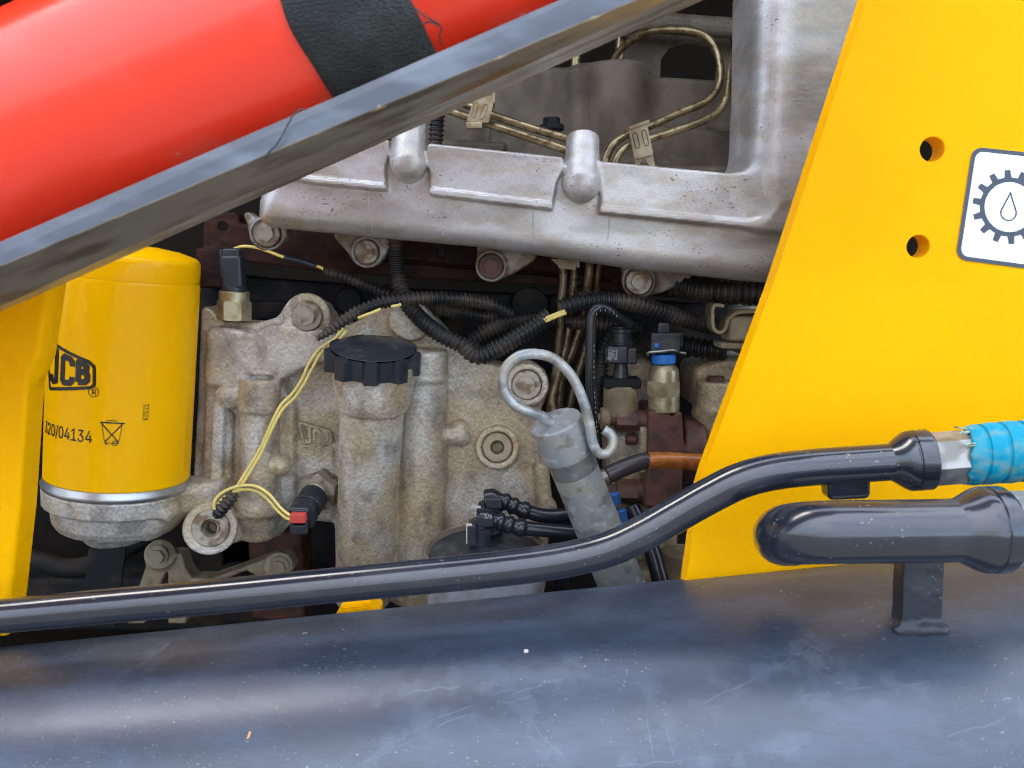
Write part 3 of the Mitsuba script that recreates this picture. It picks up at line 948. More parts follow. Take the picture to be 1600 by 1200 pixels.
rg = unary_union([Point(0, 0).buffer(M(7.5, FY), quad_segs=10).difference(Point(0, 0).buffer(M(6.6, FY), quad_segs=10))])
reg = trimesh.util.concatenate([slab(rg, .0002, .00004, 1), place(text_on('R', M(8, FY), .0002), (-M(3, FY), -M(4, FY), 0), (1, 0, 0), (0, 1, 0), (0, 0, 1))])
obj(k + '__registered_mark', wrap(reg, thx(146), tf(614, 146)), 'm_ink', False)
t = text_on('320/04134', M(18, FY), .0002)
wd = t.vertices[:, 0].max()
t.vertices[:, 0] *= FR * math.radians(52) / wd
obj(k + '__part_number', wrap(t, thx(146) - math.radians(52), tf(689, 140)), 'm_ink', False, 'black printed part number')
t = text_on('E2521', M(8.0, FY), .0002)
t.vertices[:, 0] *= M(25, FY) / t.vertices[:, 0].max()
tv = t.copy(); tv.vertices = np.stack([-t.vertices[:, 1], t.vertices[:, 0], t.vertices[:, 2]], 1)
tv.invert() if tv.volume < 0 else None
obj(k + '__batch_code', wrap(tv, thx(227), tf(655, 224)), 'm_ink', False)
q = M(1, FY)
lin = lambda pts, wdt: LineString([(x * q, y * q) for x, y in pts]).buffer(wdt * q / 2, cap_style=2)
binp = unary_union([lin([(-14, 12), (10, -16)], 1.7), lin([(14, 12), (-9, -16)], 1.7), lin([(-14, 13), (-9, -16)], .8), lin([(14, 13), (10, -16)], .8), lin([(-16, 13.5), (17, 13)], 2.0),
                    lin([(-8, 16), (0, 17.5), (7, 16)], 1.0), lin([(-8, -17), (10, -17)], .9), Point(5 * q, -17 * q).buffer(4 * q).difference(Point(5 * q, -17 * q).buffer(3 * q)),
                    Point(5 * q, -17 * q).buffer(1.2 * q), Point(-7 * q, -18 * q).buffer(1.6 * q)])
obj(k + '__bin_symbol', wrap(slab(binp, .0002, .00004, 1), thx(174), tf(673, 174)), 'm_ink', False, 'crossed out wheeled bin symbol')

c = Cast((48, 730, 350, 905), .585, .735, .001)
c.rev(f0, f1, [(-.044, M(30, FY)), (-.040, M(86, FY)), (-.034, M(94, FY)), (-.0215, M(97, FY)), (-.0205, M(108, FY)), (-.0075, M(109.5, FY)), (-.0066, M(107, FY))], k=.003)
kb = f0 + fw * -.05
c.cyl(f0 - fw * .038, f0 - fw * .053 + (0.002, 0, 0), M(66, FY), M(44, FY), k=.005, e=.003)
c.extr([(215, 770), (300, 760), (345, 752), (345, 806), (300, 802), (262, 822), (215, 835)], .655, .70, k=.01, r=8, e=.006)
c.extr([(225, 815), (262, 800), (262, 815), (225, 845)], .63, .66, k=.01, r=4, e=.004)
c.rough(.0003, 300)
k = tag('filter_head', 'grey cast filter head carrying the yellow oil filter', 'filter head')
obj(k + '__casting', c.mesh(), 'm_cast', True)
del c

# ------------------------------------------------------------------ lower left: belt, bracket, block
k = tag('drive_belt', 'flat dark grey belt hanging below the filter head', 'belt')
obj(k + '__strap', panel([(138, 858), (196, 858), (180, 980), (124, 980)], .72, .004), 'm_block')
c = Cast((190, 835, 480, 975), .715, .765, .0009)
c.cyl(P(250, 866, .722), P(250, 866, .75), M(24, .725), k=.004)
c.extr([(232, 872), (262, 884), (225, 975), (196, 975)], .728, .748, k=.004, r=4)
c.extr([(262, 866), (284, 866), (290, 890), (300, 904), (330, 904), (420, 872), (450, 868), (460, 890), (410, 905), (385, 892), (300, 925), (290, 975), (262, 975)], .728, .748, k=.004, r=6)
c.cyl(P(434, 884, .724), P(434, 884, .75), M(22, .725), k=.004)
c.rough(.0002, 300)
k = tag('support_bracket', 'dusty ochre cast bracket arm with two round bolt bosses below the cover', 'bracket')
obj(k + '__casting', c.mesh(), 'm_dusty', True)
bolt(k + '__bolt', 247, 868, .722, 12, 'm_dusty', 17)
bolt(k + '__bolt', 436, 885, .724, 12, 'm_dusty', 17)
k = tag('rusty_mount', 'rust brown mounting block below the engine cover', 'mount')
obj(k + '__casting', boxm(P(440, 890, .79), (.026, .02, .045), bev=.006), 'm_rust', 30)
k = tag('yellow_lug', 'small yellow painted lug showing between the two black pipes', 'lug')
obj(k + '__plate', panel([(512, 985), (532, 948), (576, 942), (592, 958), (590, 985)], .56, .02, r=5, bev=.003), 'm_yellow')

# ------------------------------------------------------------------ fuel filter with two quick couplings
k = tag('fuel_filter', 'round grey fuel filter with a dark dusty lid beside the filler neck', 'fuel filter')
q0 = P(758, 866, .60); q1 = q0 + np.array([0, 0, -.07]) * 1.0
fr = M(100, .60)
upv = np.array([0, -.12, 1.0])
upv = unit(upv)
obj(k + '__body', lathe(q0 - upv * .07, q0, [(0, fr * .94), (.062, fr * .97), (.066, fr * 1.0), (.0695, fr * 1.0), (.070, fr * .97)], 72), 'm_grey_paint', 35)
obj(k + '__rim', lathe(q0, q0 + upv, [(.0002, fr * .80), (.0002, fr), (.003, fr * 1.01), (.0044, fr * .99), (.0046, fr * .95), (.002, fr * .93), (.001, fr * .90)], 72, cap=False), 'm_head', 40)
obj(k + '__lid', lathe(q0, q0 + upv, [(.0004, fr * .92), (.002, fr * .9), (.0022, fr * .45), (.004, fr * .3), (.0042, .0005)], 72), 'm_plastic', 40)


def coupling(key, x, y, pts, yf, label):
    k = tag(key, label, 'hose')
    Y = pts[0][2]
    base = P(x, y + 52, Y); topp = P(x, y + 4, Y)
    r = M(20, Y)
    ll = np.linalg.norm(topp - base)
    obj(k + '__coupling', [lathe(base, topp, [(0, r * 1.1), (ll * .18, r * 1.15), (ll * .2, r * .92), (ll * .55, r * .95), (ll * .57, r * 1.08), (ll * .74, r * 1.08), (ll * .76, r * .9), (ll * .93, r * .86), (ll, r * .55)], 32),
                           boxm(P(x - 13, y + 30, Y - .012), (.0035, .003, .008), bev=.0012), boxm(P(x + 8, y + 8, Y - .0115), (.006, .002, .004), bev=.001)], 'm_plastic', 30)
    d = PP(pts)
    n0 = M(14.5, Y)
    def rad(s, L):
        b = np.full(len(s), M(11.5, Y))
        for c0, wd, am in ((.004, .006, .0032), (.016, .0022, .0016), (.023, .0022, .0016), (.032, .003, .0016)):
            b = b + am * np.exp(-((s - c0) / wd) ** 4)
        return b
    obj(k + '__hose', sweep(d, rad, 24, .0007), 'm_hose', True)
    obj(k + '__release_clip', boxm(P(x - 17, y + 28, Y - .013), (.0022, .0016, .0075), bev=.0006), 'm_pale_ink', 30)
    return k


coupling('fuel_hose', 764, 778, [(757, 782, .632), (778, 781, .632), (815, 796, .632), (850, 806, .634), (890, 804, .64), (960, 792, .66)], 0, 'upper black fuel hose with elbow coupling behind the grey dipstick tube')
coupling('fuel_hose_001', 750, 806, [(748, 812, .612), (775, 814, .612), (812, 824, .613), (860, 829, .616), (915, 834, .62), (980, 840, .63)], 0, 'lower black fuel hose with elbow coupling on the fuel filter lid')
tq = text_on('3/8', M(6, .6), .0003)
obj('fuel_hose_001__marking', place(tq, P(756, 810, .5955), (1, 0, 0), (0, 0, 1), (0, -1, 0)), 'm_pale_ink', False)
k = tag('return_hose', 'short black hose end seen under the front pipe by the dipstick tube', 'hose')
obj(k + '__tube', sweep(PP([(876, 880, .63), (878, 940, .63), (880, 1000, .62)]), M(13, .63)), 'm_hose', True)

# ------------------------------------------------------------------ dipstick tube and its wire handle
k = tag('dipstick_tube', 'leaning galvanised dipstick tube with a round cap and side spigot', 'dipstick tube')
d0, d1 = P(867, 657, .560), P(990, 960, .604)
dw = unit(d1 - d0); DL = np.linalg.norm(d1 - d0)
pr = M(1, .565)
obj(k + '__cap', lathe(d0, d1, [(-.0006, .0002), (0, 37 * pr), (.0012, 41 * pr), (.003, 42 * pr), (.024, 43.5 * pr), (.0262, 43 * pr), (.0265, 36 * pr)], 56), 'm_galv', 35, 'dented grey cap of the tube')
obj(k + '__collar', lathe(d0, d1, [(.026, 36 * pr), (.026, 38.5 * pr), (.040, 38.5 * pr), (.0405, 36 * pr)], 56), 'm_galv_dark', 35, 'darker grey ring below the cap')
obj(k + '__tube', lathe(d0, d1, [(.0395, 36.5 * pr), (.042, 38 * pr), (DL * .9, 40 * pr), (DL, 40 * pr)], 56), 'm_galv', 35)
sp = P(938, 748, .585)
obj(k + '__spigot', sweep(PP([(922, 752, .582), (940, 747, .584), (956, 741, .586)]), M(13, .58)), 'm_nut', True)
wire = [(862, 662, .557), (850, 652, .552), (828, 644, .548), (803, 632, .546), (787, 606, .545), (790, 576, .545), (810, 557, .545), (836, 553, .545), (864, 560, .546), (891, 585, .547),
        (909, 620, .548), (921, 662, .549), (927, 694, .550), (936, 708, .551), (949, 708, .552), (958, 695, .553), (955, 680, .554), (943, 671, .555)]
obj(k + '__wire_handle', sweep(PP(wire), M(8.2, .547), 20, .001), 'm_galv', True, 'bent grey wire loop pushed into the cap')
k = tag('breather_hose', 'rubber breather hose, dark at the tube and amber towards the yellow panel', 'hose')
obj(k + '__dark_end', sweep(PP([(947, 744, .585), (970, 733, .588), (1003, 721, .594), (1011, 719.5, .596)]), M(14, .585), 24), 'm_rubber', True, 'dark end of the hose on the spigot')
obj(k + '__amber_run', sweep(PP([(1008, 720, .595), (1030, 719.5, .60), (1070, 721, .605), (1180, 730, .61)]), M(13.4, .60), 24), 'm_amber', True, 'amber translucent looking run of hose')

# ------------------------------------------------------------------ injector pipes
GP = 'thin injector pipes at the cylinder head'
pipes = [
    ('upper pipe running right from the left clip to the manifold top', [(690, 150, .70), (742, 168, .69), (775, 182, .685), (830, 200, .68), (900, 222, .672), (925, 236, .672)], 6.2),
    ('lower pipe running right from the left clip behind the manifold post', [(684, 166, .69), (740, 186, .68), (770, 196, .675), (830, 216, .668), (905, 244, .664), (920, 258, .664)], 6.2),
    ('inner pipe looping up from the right clip and over the cover plate', [(944, 268, .672), (948, 246, .672), (958, 226, .672), (980, 211, .675), (1015, 197, .68), (1062, 176, .69), (1100, 160, .695), (1118, 143, .70), (1126, 118, .705), (1121, 82, .71),
      (1107, 60, .715), (1085, 49, .72), (1040, 46, .735), (1005, 52, .75), (978, 70, .765), (960, 92, .775), (955, 118, .785)], 6.0),
    ('outer pipe bending up from the right clip beside the riser', [(958, 272, .664), (964, 248, .664), (975, 233, .666), (1000, 222, .668), (1050, 206, .675), (1095, 190, .68), (1122, 174, .685), (1134, 152, .69), (1140, 110, .70), (1146, 82, .71), (1160, 68, .72)], 6.0),
]
for lab, pts, r in pipes:
    k = 'injector_pipe'
    i = 0
    while k in labels:
        i += 1; k = f'injector_pipe_{i:03d}'
    tag(k, lab, 'pipe', GP)
    obj(k + '__tube', sweep(PP(pts), M(r, .68), 16, .0015), 'm_zinc_pipe', True)


def clip(key, quad, Y, label, leg=None, slots=()):
    k = tag(key, label, 'clip')
    w = [P(x, y, Y) for x, y in quad]
    pol = Polygon([(q[0], q[2]) for q in w]).buffer(.0008)
    for (x0, y0), (x1, y1), r in slots:
        a_, b_ = P(x0, y0, Y), P(x1, y1, Y)
        pol = pol.difference(LineString([(a_[0], a_[2]), (b_[0], b_[2])]).buffer(M(r, Y)).difference(LineString([(a_[0], a_[2]), (b_[0], b_[2])]).buffer(M(r - 1.4, Y))))
    obj(k + '__plate', [place(slab(pol, .0022, .0006), (0, Y + .0022, 0), (1, 0, 0), (0, 0, 1), (0, -1, 0)),
                        panel(quad, Y + .0017, .0012, bev=.0003)], 'm_brass' if leg is None else 'm_dusty', 30)
    if leg:
        obj(k + '__leg', panel(leg, Y + .0035, .002, r=2), 'm_dusty', 30)
    return k


k = clip('pipe_clip', [(743, 154), (772, 150), (762, 190), (731, 188)], .664, 'bright dusty clip holding two pipes beside the grey bar', slots=(((744, 164), (740, 181), 4), ((759, 167), (753, 183), 4)))
obj(k + '__foot', [boxm(P(741, 197, .667), (.006, .005, .0022), bev=.0008), boxm(P(771, 152, .675), (.0012, .011, .006), bev=.0005)], 'm_brass', 30)
k = clip('pipe_clip_001', [(984, 203), (1010, 194), (1019, 240), (993, 246)], .655, 'dull flat clip with a forked leg holding two pipes left of the riser',
         leg=[(990, 238), (1018, 232), (1026, 268), (1017, 262), (1006, 246), (1000, 254), (1001, 272), (995, 270)], slots=(((992, 211), (996, 228), 4), ((1006, 207), (1010, 224), 4)))
obj(k + '__fold', boxm(P(997, 197, .661), (.008, .007, .0012), [unit([.95, 0, .33]), (0, 1, 0), unit([-.33, 0, .95])], bev=.0005), 'm_dusty', 30)

low = [('first thin steel pipe from the left below the manifold', [(876, 396, .69), (880, 430, .69), (877, 470, .69), (874, 530, .692), (868, 585, .694), (858, 645, .695), (850, 690, .70)], 6.4),
       ('second thin steel pipe, hooking into the dipstick cap', [(898, 398, .70), (896, 440, .70), (890, 500, .70), (879, 560, .695), (866, 606, .69), (862, 630, .688), (870, 648, .686), (884, 657, .686), (905, 660, .69)], 6.6),
       ('third thin steel pipe from the left below the manifold', [(922, 400, .69), (919, 440, .69), (912, 490, .70), (897, 540, .70), (878, 590, .70), (872, 640, .70)], 6.6),
       ('fourth thin steel pipe, dark and rightmost below the manifold', [(937, 402, .70), (932, 440, .70), (926, 500, .71), (910, 560, .71), (895, 610, .71), (886, 660, .71)], 6.2)]
for i, (lab, pts, r) in enumerate(low):
    k = 'fuel_pipe' + (f'_{i:03d}' if i else '')
    tag(k, lab, 'pipe', 'thin steel pipes dropping from the manifold')
    obj(k + '__tube', sweep(PP(pts), M(r, .70), 16, .0015), 'm_dull_pipe', True)
k = tag('pipe_bracket', 'small folded steel clip around the pipes just under the manifold', 'clip')
obj(k + '__plate', [panel([(860, 404), (905, 408), (906, 418), (872, 415)], .675, .002, r=1), panel([(872, 409), (900, 412), (900, 422), (873, 419)], .672, .003, r=2)], 'm_dusty', 30)
obj(k + '__nut', hexa(P(911, 470, .695), P(914, 458, .695), M(17, .695)), 'm_rust', 25)

# ------------------------------------------------------------------ corrugated conduits and yellow wires
GC = 'black corrugated conduits'
looms = [
    ('corrugated_conduit', 'thin dusty conduit coming down from the yellow wire at the upper left', [(506, 424, .70), (540, 434, .70), (580, 449, .70), (612, 460, .70), (640, 468, .70)], 9.5, None),
    ('corrugated_conduit', 'upright conduit dropping from the manifold then sloping to the lower centre', [(618, 360, .69), (619, 400, .69), (622, 436, .688), (633, 468, .684), (655, 496, .678), (684, 520, .67), (715, 536, .668), (748, 549, .667)], 13.5, None),
    ('corrugated_conduit', 'slim tapering conduit over the filler cap with yellow wires beneath', [(496, 529, .655), (512, 519, .655), (535, 502, .655), (565, 484, .658), (605, 471, .662), (660, 466, .668), (715, 467, .675), (765, 475, .685), (800, 492, .69)], 10.5, ([0, .03, .12, .3, 1], [.45, .6, .9, 1, 1.15])),
    ('corrugated_conduit', 'conduit lying behind the others from the centre to the right', [(640, 476, .705), (700, 484, .705), (760, 494, .705), (830, 500, .70), (900, 503, .698), (960, 508, .70), (1000, 512, .705)], 13, None),
    ('corrugated_conduit', 'conduit climbing right from the lowest bend to the gap with yellow wire', [(725, 540, .662), (738, 553, .66), (752, 556, .658), (775, 546, .656), (805, 528, .656), (835, 509, .658), (858, 494, .66)], 14, None),
    ('corrugated_conduit', 'dull brown conduit forming the inner slope behind the lowest bend', [(735, 532, .69), (762, 516, .69), (795, 503, .69), (850, 498, .69)], 13, None),
    ('corrugated_conduit', 'conduit running right from the yellow wire gap to the steel clamp', [(876, 481, .662), (905, 473, .66), (945, 469, .66), (990, 474, .662), (1035, 487, .668), (1075, 500, .674), (1120, 512, .68)], 13.5, None),
    ('corrugated_conduit', 'thick conduit under the right end of the manifold', [(1052, 446, .70), (1090, 453, .69), (1140, 457, .685), (1240, 462, .68)], 19, None),
    ('corrugated_conduit', 'short wide conduit end behind the blue sensor plug', [(1030, 540, .70), (1060, 540, .698), (1100, 545, .696), (1134, 549, .694)], 17, None),
    ('corrugated_conduit', 'upright conduit glimpsed beside the left post above the manifold', [(686, 120, .70), (684, 170, .70), (680, 240, .70)], 12, None),
    ('corrugated_conduit', 'hanging conduit behind the thin black hose, left of the sensor', [(972, 512, .70), (955, 525, .70), (944, 550, .70), (938, 590, .70), (930, 640, .70)], 12, None),
]
for i, (kk, lab, pts, r, tp) in enumerate(looms):
    k = kk + (f'_{i:03d}' if i else '')
    tag(k, lab, 'conduit', GC)
    obj(k + '__loom', conduit(PP(pts), M(r, .67), pitch=.0052 if r > 16 else .0037, depth=.0017 if r > 16 else .0013, taper=tp), 'm_loom', 60)


def wires(key, runs, r, label):
    k = tag(key, label, 'wire')
    for q in runs:
        obj(k + '__wire', sweep(PP(q), M(r, .66), 12, .0012), 'm_wire', True)
    return k


wires('sensor_wire', [[(366, 389, .695), (380, 385, .69), (402, 387, .69), (425, 395, .69), (446, 403, .69)],
                      [(490, 415, .698), (499, 417, .698), (508, 422, .698)]], 2.6, 'yellow wire arching off the tall sensor at the upper left')
obj('sensor_wire__sleeve', sweep(PP([(443, 402, .69), (470, 408, .694), (493, 416, .698)]), M(5, .69)), 'm_plastic', True, 'black sleeve along the yellow wire')
wires('cap_wire', [[(536, 513, .668), (522, 530, .665), (500, 545, .662), (484, 566, .66), (470, 596, .658), (455, 617, .658), (439, 633, .657), (425, 660, .655), (405, 704, .654), (384, 738, .652), (366, 768, .65)],
                   [(542, 516, .668), (527, 534, .665), (504, 550, .662), (490, 572, .66), (474, 602, .658), (460, 622, .658), (443, 638, .657), (428, 664, .655), (408, 708, .654), (388, 742, .652), (370, 770, .65)],
                   [(560, 497, .652), (572, 492, .650), (588, 486, .651), (594, 483, .654)], [(612, 479, .652), (618, 478, .651), (626, 476, .653)]], 2.5, 'pair of yellow wires running down from beside the black filler cap')
wires('plug_wire', [[(337, 800, .643), (334, 788, .643), (341, 775, .644), (356, 765, .645), (376, 759, .645), (400, 760, .643), (420, 772, .640), (440, 795, .636), (455, 806, .634), (466, 808, .633)],
                    [(340, 796, .645), (345, 782, .645), (362, 770, .647), (380, 765, .647), (402, 768, .645), (418, 780, .642), (436, 800, .638), (452, 811, .635), (470, 810, .633)]], 2.5, 'two short yellow wires looping from the black sleeve to the red locked plug')
k = tag('wire_sleeve', 'short ragged black corrugated sleeve tied over the yellow wires', 'sleeve')
obj(k + '__loom', conduit(PP([(366, 771, .646), (355, 785, .645), (343, 799, .645), (337, 806, .646)]), M(11, .645), .0038, .0014, ([0, .1, .8, 1], [.85, 1, 1, .6])), 'm_loom', 60)
obj(k + '__ragged_end', [lathe(P(342, 800, .644), P(x, y, .643), [(0, M(5, .645)), (.006, .0004)], 8) for x, y in ((331, 789), (336, 812), (345, 808), (352, 799))], 'm_loom', 30)
wires('harness_wire', [[(850, 499, .654), (866, 492, .653), (882, 486, .656)], [(852, 502, .654), (868, 495, .653), (884, 489, .656)]], 2.9, 'bit of yellow wire bare between two conduits right of centre')

k = tag('sheathed_hose', 'thin shiny black hose with pale dashes hanging left of the sensor plug', 'hose')
sh = [(985, 507, .665), (966, 497, .655), (948, 484, .648), (933, 482, .645), (925, 494, .645), (923, 530, .645), (923, 600, .646), (926, 650, .65), (930, 720, .66)]
obj(k + '__tube', sweep(PP(sh), M(8.5, .647), 20), 'm_hose', True)
cs, ss = spline(PP([(x + 5.5, y + (3 if i < 4 else 0), Y - .0052) for i, (x, y, Y) in enumerate(sh)]), .001)
obj(k + '__dashes', [boxm(cs[j], (.00016, .00022, .0009), bev=.0001) for j in range(18, len(cs) - 6, 4) if rng.uniform() < .55], 'm_pale_ink', False)
labels[k + '__dashes'] = {'kind': 'stuff'}

# ------------------------------------------------------------------ sensors
k = tag('coolant_sensor', 'tall black plug on a brass hexagon beside the yellow filter', 'sensor')
x0 = P(366, 500, .69); x1 = P(366, 455, .69); x2 = P(364, 388, .69)
obj(k + '__hexagon', [hexa(x0, P(366, 470, .69), M(26, .69), rot=.2), rod(P(366, 472, .69), x1, M(23, .69))], 'm_brass', 22)
obj(k + '__plug', [rod(x1, P(366, 447, .69), M(19, .69)), boxm(P(365, 425, .688), (M(16, .69), .007, M(26, .69)), bev=.003), boxm(P(364, 397, .688), (M(13, .69), .006, M(9, .69)), bev=.002),
                   boxm(P(348, 412, .688), (M(3, .69), .003, M(22, .69)), bev=.001)], 'm_connector', 30)

k = tag('pressure_sensor', 'oil pressure sensor with brown hexagon and black plug with red lock', 'sensor')
n0, n1 = P(505, 762, .690), P(488, 778, .664)
dn = unit(n1 - n0)
obj(k + '__hexagon', [hexa(n0, n0 + dn * .017, M(34, .67), rot=.4), rod(n0 + dn * .016, n0 + dn * .024, M(22, .67))], 'm_bolt', 22)
p0 = n0 + dn * .022
p1 = P(468, 812, .638)
dq = unit(p1 - p0); dl = np.linalg.norm(p1 - p0)
uu, vv, ww = frame(dq)
obj(k + '__plug', [rod(p0, p0 + dq * dl * .5, M(23, .66)), boxm(p0 + dq * dl * .72, (M(18, .65), M(20, .65), dl * .28), [unit(np.cross(dq, [0, 0, 1])), unit(np.cross(dq, np.cross(dq, [0, 0, 1]))), dq], bev=.003),
                   boxm(P(467, 826, .634), (M(13, .634), .004, M(8, .634)), bev=.001), boxm(P(456, 824, .631), (.001, .001, M(10, .634)), bev=.0004), boxm(P(479, 824, .631), (.001, .001, M(10, .634)), bev=.0004)], 'm_plastic', 30)
obj(k + '__lock', boxm(P(467, 808, .634), (M(12.5, .634), .005, M(7.5, .634)), bev=.0008), 'm_red_plastic', 30, 'red locking tab of the plug')

k = tag('rear_hose', 'dim dark hose curving in the gap below the filter head, left of the belt', 'hose')
obj(k + '__tube', sweep(PP([(20, 860, .80), (70, 880, .80), (110, 888, .80), (150, 880, .80), (230, 840, .82)]), M(16, .80)), 'm_block', True)
k = tag('chassis_rail', 'dim black chassis rail behind the support bracket low in the bay', 'rail')
obj(k + '__beam', [boxm(P(330, 930, .90), (.30, .03, .03), bev=.006), boxm(P(330, 850, .93), (.02, .02, .06), bev=.004), boxm(P(520, 850, .93), (.02, .02, .06), bev=.004)], 'm_block', 30)

# ------------------------------------------------------------------ injection pump
c = Cast((930, 555, 1180, 890), .648, .775, .0012)
c.extr([(945, 560), (1010, 560), (1060, 600), (1060, 880), (950, 880)], .715, .77, r=8, e=.006)
c.cyl(P(985, 670, .705), P(985, 850, .71), M(34, .71), k=.01, e=.005)
c.extr([(1085, 575), (1140, 558), (1180, 560), (1180, 640), (1085, 640)], .69, .76, r=10, e=.006)
c.cyl(P(1118, 596, .684), P(1116, 640, .684), M(28, .684), k=.004)
c.cyl(P(1118, 636, .69), P(1130, 760, .69), M(40, .684), M(24, .69), k=.006, e=.004)
c.extr([(1000, 665), (1012, 665), (1012, 740), (1000, 740)], .668, .72, k=.003, r=2)
c.rough(.0003, 280)
k = tag('injection_pump', 'pale dusty cast injection pump behind the edge of the yellow panel', 'pump')
obj(k + '__casting', c.mesh(), 'm_cast', True)
r_ = Cast((940, 630, 1110, 800), .655, .74, .001)
r_.extr([(1013, 640), (1066, 644), (1070, 700), (1064, 800), (1006, 792), (1012, 715)], .662, .73, r=6, e=.0025)
r_.cyl(P(1060, 700, .690), P(1094, 702, .690), M(52, .69), k=.002, e=.003)
r_.cyl(P(1050, 646, .66), P(1050, 646, .668), M(4, .66), k=0, op='sub')
r_.rough(.0003, 300)
obj(k + '__rotor_housing', r_.mesh(), 'm_rust', True, 'rust red block in the middle of the pump')
for ya, rr in ((656, 17), (768, 18)):
    obj(k + '__union', [rod(P(946, ya - 2, .676), P(968, ya - 1, .676), M(rr * .65, .676)), hexa(P(962, ya - 1, .676), P(994, ya, .676), M(rr + 2, .676), rot=.3), rod(P(992, ya, .676), P(1018, ya + 3, .676), M(rr, .676))], 'm_rust', 24)
obj(k + '__stub', rod(P(978, 686, .68), P(994, 687, .68), M(9, .68)), 'm_rust', 30)
obj(k + '__fitting', [hexa(P(905, 653, .678), P(946, 654, .678), M(9, .678)), rod(P(938, 654, .678), P(952, 654, .678), M(18, .678))], 'm_dusty', 24)
obj(k + '__cover_screw', rod(P(1118, 598, .683), P(1118, 588, .683), M(14, .684)), 'm_rust', 30)

k = tag('solenoid_valve', 'brass shut-off solenoid with a blue collar under its black plug', 'solenoid')
s = lambda y: P(1037, y, .672)
obj(k + '__body', [lathe(s(642), s(566), [(0, M(24, .672)), (.0005, M(24.5, .672)), (M(26, .672), M(24.5, .672)), (M(56, .672), M(24, .672)), (M(66, .672), M(23, .672)), (M(74, .672), M(17, .672))], 48), hexa(s(617), s(594), M(28.5, .672), rot=.32)], 'm_brass', 24)
obj(k + '__collar', rod(s(568), s(553), M(18.5, .672)), 'm_blue_plastic', 30, 'bright blue plastic ring')
obj(k + '__plug', [boxm(P(1037, 535, .672), (M(23, .672), .009, M(17, .672)), bev=.002), boxm(P(1035, 512, .674), (M(10, .672), .006, M(10, .672)), bev=.002), boxm(P(1060, 530, .676), (M(6, .672), .006, M(12, .672)), bev=.0015),
                   rod(P(1036, 506, .68), P(1034, 480, .70), M(8, .68))], 'm_plastic', 30)
obj(k + '__lock', boxm(P(1026, 540, .6625), (M(3.5, .66), .0008, M(3.5, .66)), bev=.0004), 'm_blue_plastic', 30)
obj(k + '__wire_clip', sweep(PP([(1012, 555, .664), (1013, 551, .659), (1034, 549, .658), (1052, 547, .660), (1064, 551, .668), (1072, 552, .668)]), M(2.2, .66), 10), 'm_steel', True, 'bright bent wire spring clip')

k = tag('pump_sensor', 'black plug with white marking on a beige sensor body left of the brass solenoid', 'sensor')
s = lambda y: P(970, y, .682)
obj(k + '__body', rod(s(648), s(602), M(27.5, .682)), 'm_dusty', 30)
obj(k + '__flange', [boxm(P(970, 597, .682), (M(29, .682), .012, M(7.5, .682)), bev=.0012)], 'm_block', 30)
obj(k + '__plug', [lathe(s(592), s(565), [(0, M(13, .682)), (M(26, .682), M(10, .682))], 32), boxm(P(963, 553, .680), (M(16, .682), .009, M(14, .682)), bev=.0015), boxm(P(986, 555, .680), (M(8, .682), .007, M(13, .682)), bev=.0015),
                   boxm(P(948, 554, .681), (M(4, .682), .008, M(12, .682)), bev=.001), rod(s(545), s(508), M(17, .682)), rod(s(538), s(534), M(20, .682)), rod(s(520), s(512), M(20, .682))], 'm_plastic', 30)
mk = [place(text_on(q_, M(5, .67), .0002, True), P(953, y_, .6705), (1, 0, .02), (0, 0, 1), (0, -1, 0)) for q_, y_ in (('1 2 4 0', 551), ('2050-2', 557), ('PBT-GF', 563))]
for mm in mk:
    mm.vertices[:, 0] = (mm.vertices[:, 0] - P(953, 0, .6705)[0]) * M(20, .67) / (mm.vertices[:, 0].max() - P(953, 0, .6705)[0]) + P(953, 0, .6705)[0]
obj(k + '__marking', mk, 'm_pale_ink', False)

k = tag('pipe_clamp', 'dusty folded steel clamp strap at the edge of the yellow panel', 'clamp')
st = [(1132, 478), (1116, 478), (1114, 500), (1116, 514), (1125, 520), (1134, 514), (1138, 500), (1150, 490), (1200, 486)]
wv = np.array([P(x, y, .655) for x, y in st]); ln = LineString([(q[0], q[2]) for q in spline(wv, .002)[0]]).buffer(.0012, cap_style=2)
obj(k + '__strap', place(slab(ln, .02, .0004), (0, .675, 0), (1, 0, 0), (0, 0, 1), (0, -1, 0)), 'm_brass', 30)
obj(k + '__block', [boxm(P(1160, 512, .672), (M(28, .67), .014, M(20, .67)), bev=.003), boxm(P(1160, 538, .675), (M(40, .67), .014, M(5, .67)), bev=.002)], 'm_dusty', 30)
obj(k + '__ring', lathe(P(1175, 484, .68), P(1175, 476, .68), [(0, M(40, .68)), (.002, M(42, .68)), (.004, M(40, .68)), (.004, M(32, .68)), (0, M(32, .68))], 40, cap=False), 'm_steel', 40)

k = tag('blue_connector', 'small bright blue pipe connector low between dipstick tube and pump', 'connector')
obj(k + '__ring', [rod(P(960, 770, .64), P(962, 788, .64), M(9, .64)), rod(P(970, 796, .64), P(976, 830, .64), M(9, .64))], 'm_blue_dull', 30)
k = tag('lower_hose', 'black hose passing low between the dipstick tube and the yellow panel', 'hose')
obj(k + '__tube', sweep(PP([(985, 790, .67), (1015, 850, .66), (1030, 900, .65), (1045, 960, .64)]), M(14, .65)), 'm_hose', True)
k = tag('lower_valve', 'dim cast valve body low beside the yellow panel', 'valve')
obj(k + '__casting', [boxm(P(1000, 815, .70), (.018, .02, .02), bev=.005), rod(P(1065, 860, .70), P(1065, 900, .70), M(34, .70)), boxm(P(1050, 900, .71), (.03, .02, .012), bev=.004)], 'm_dusty', 30)

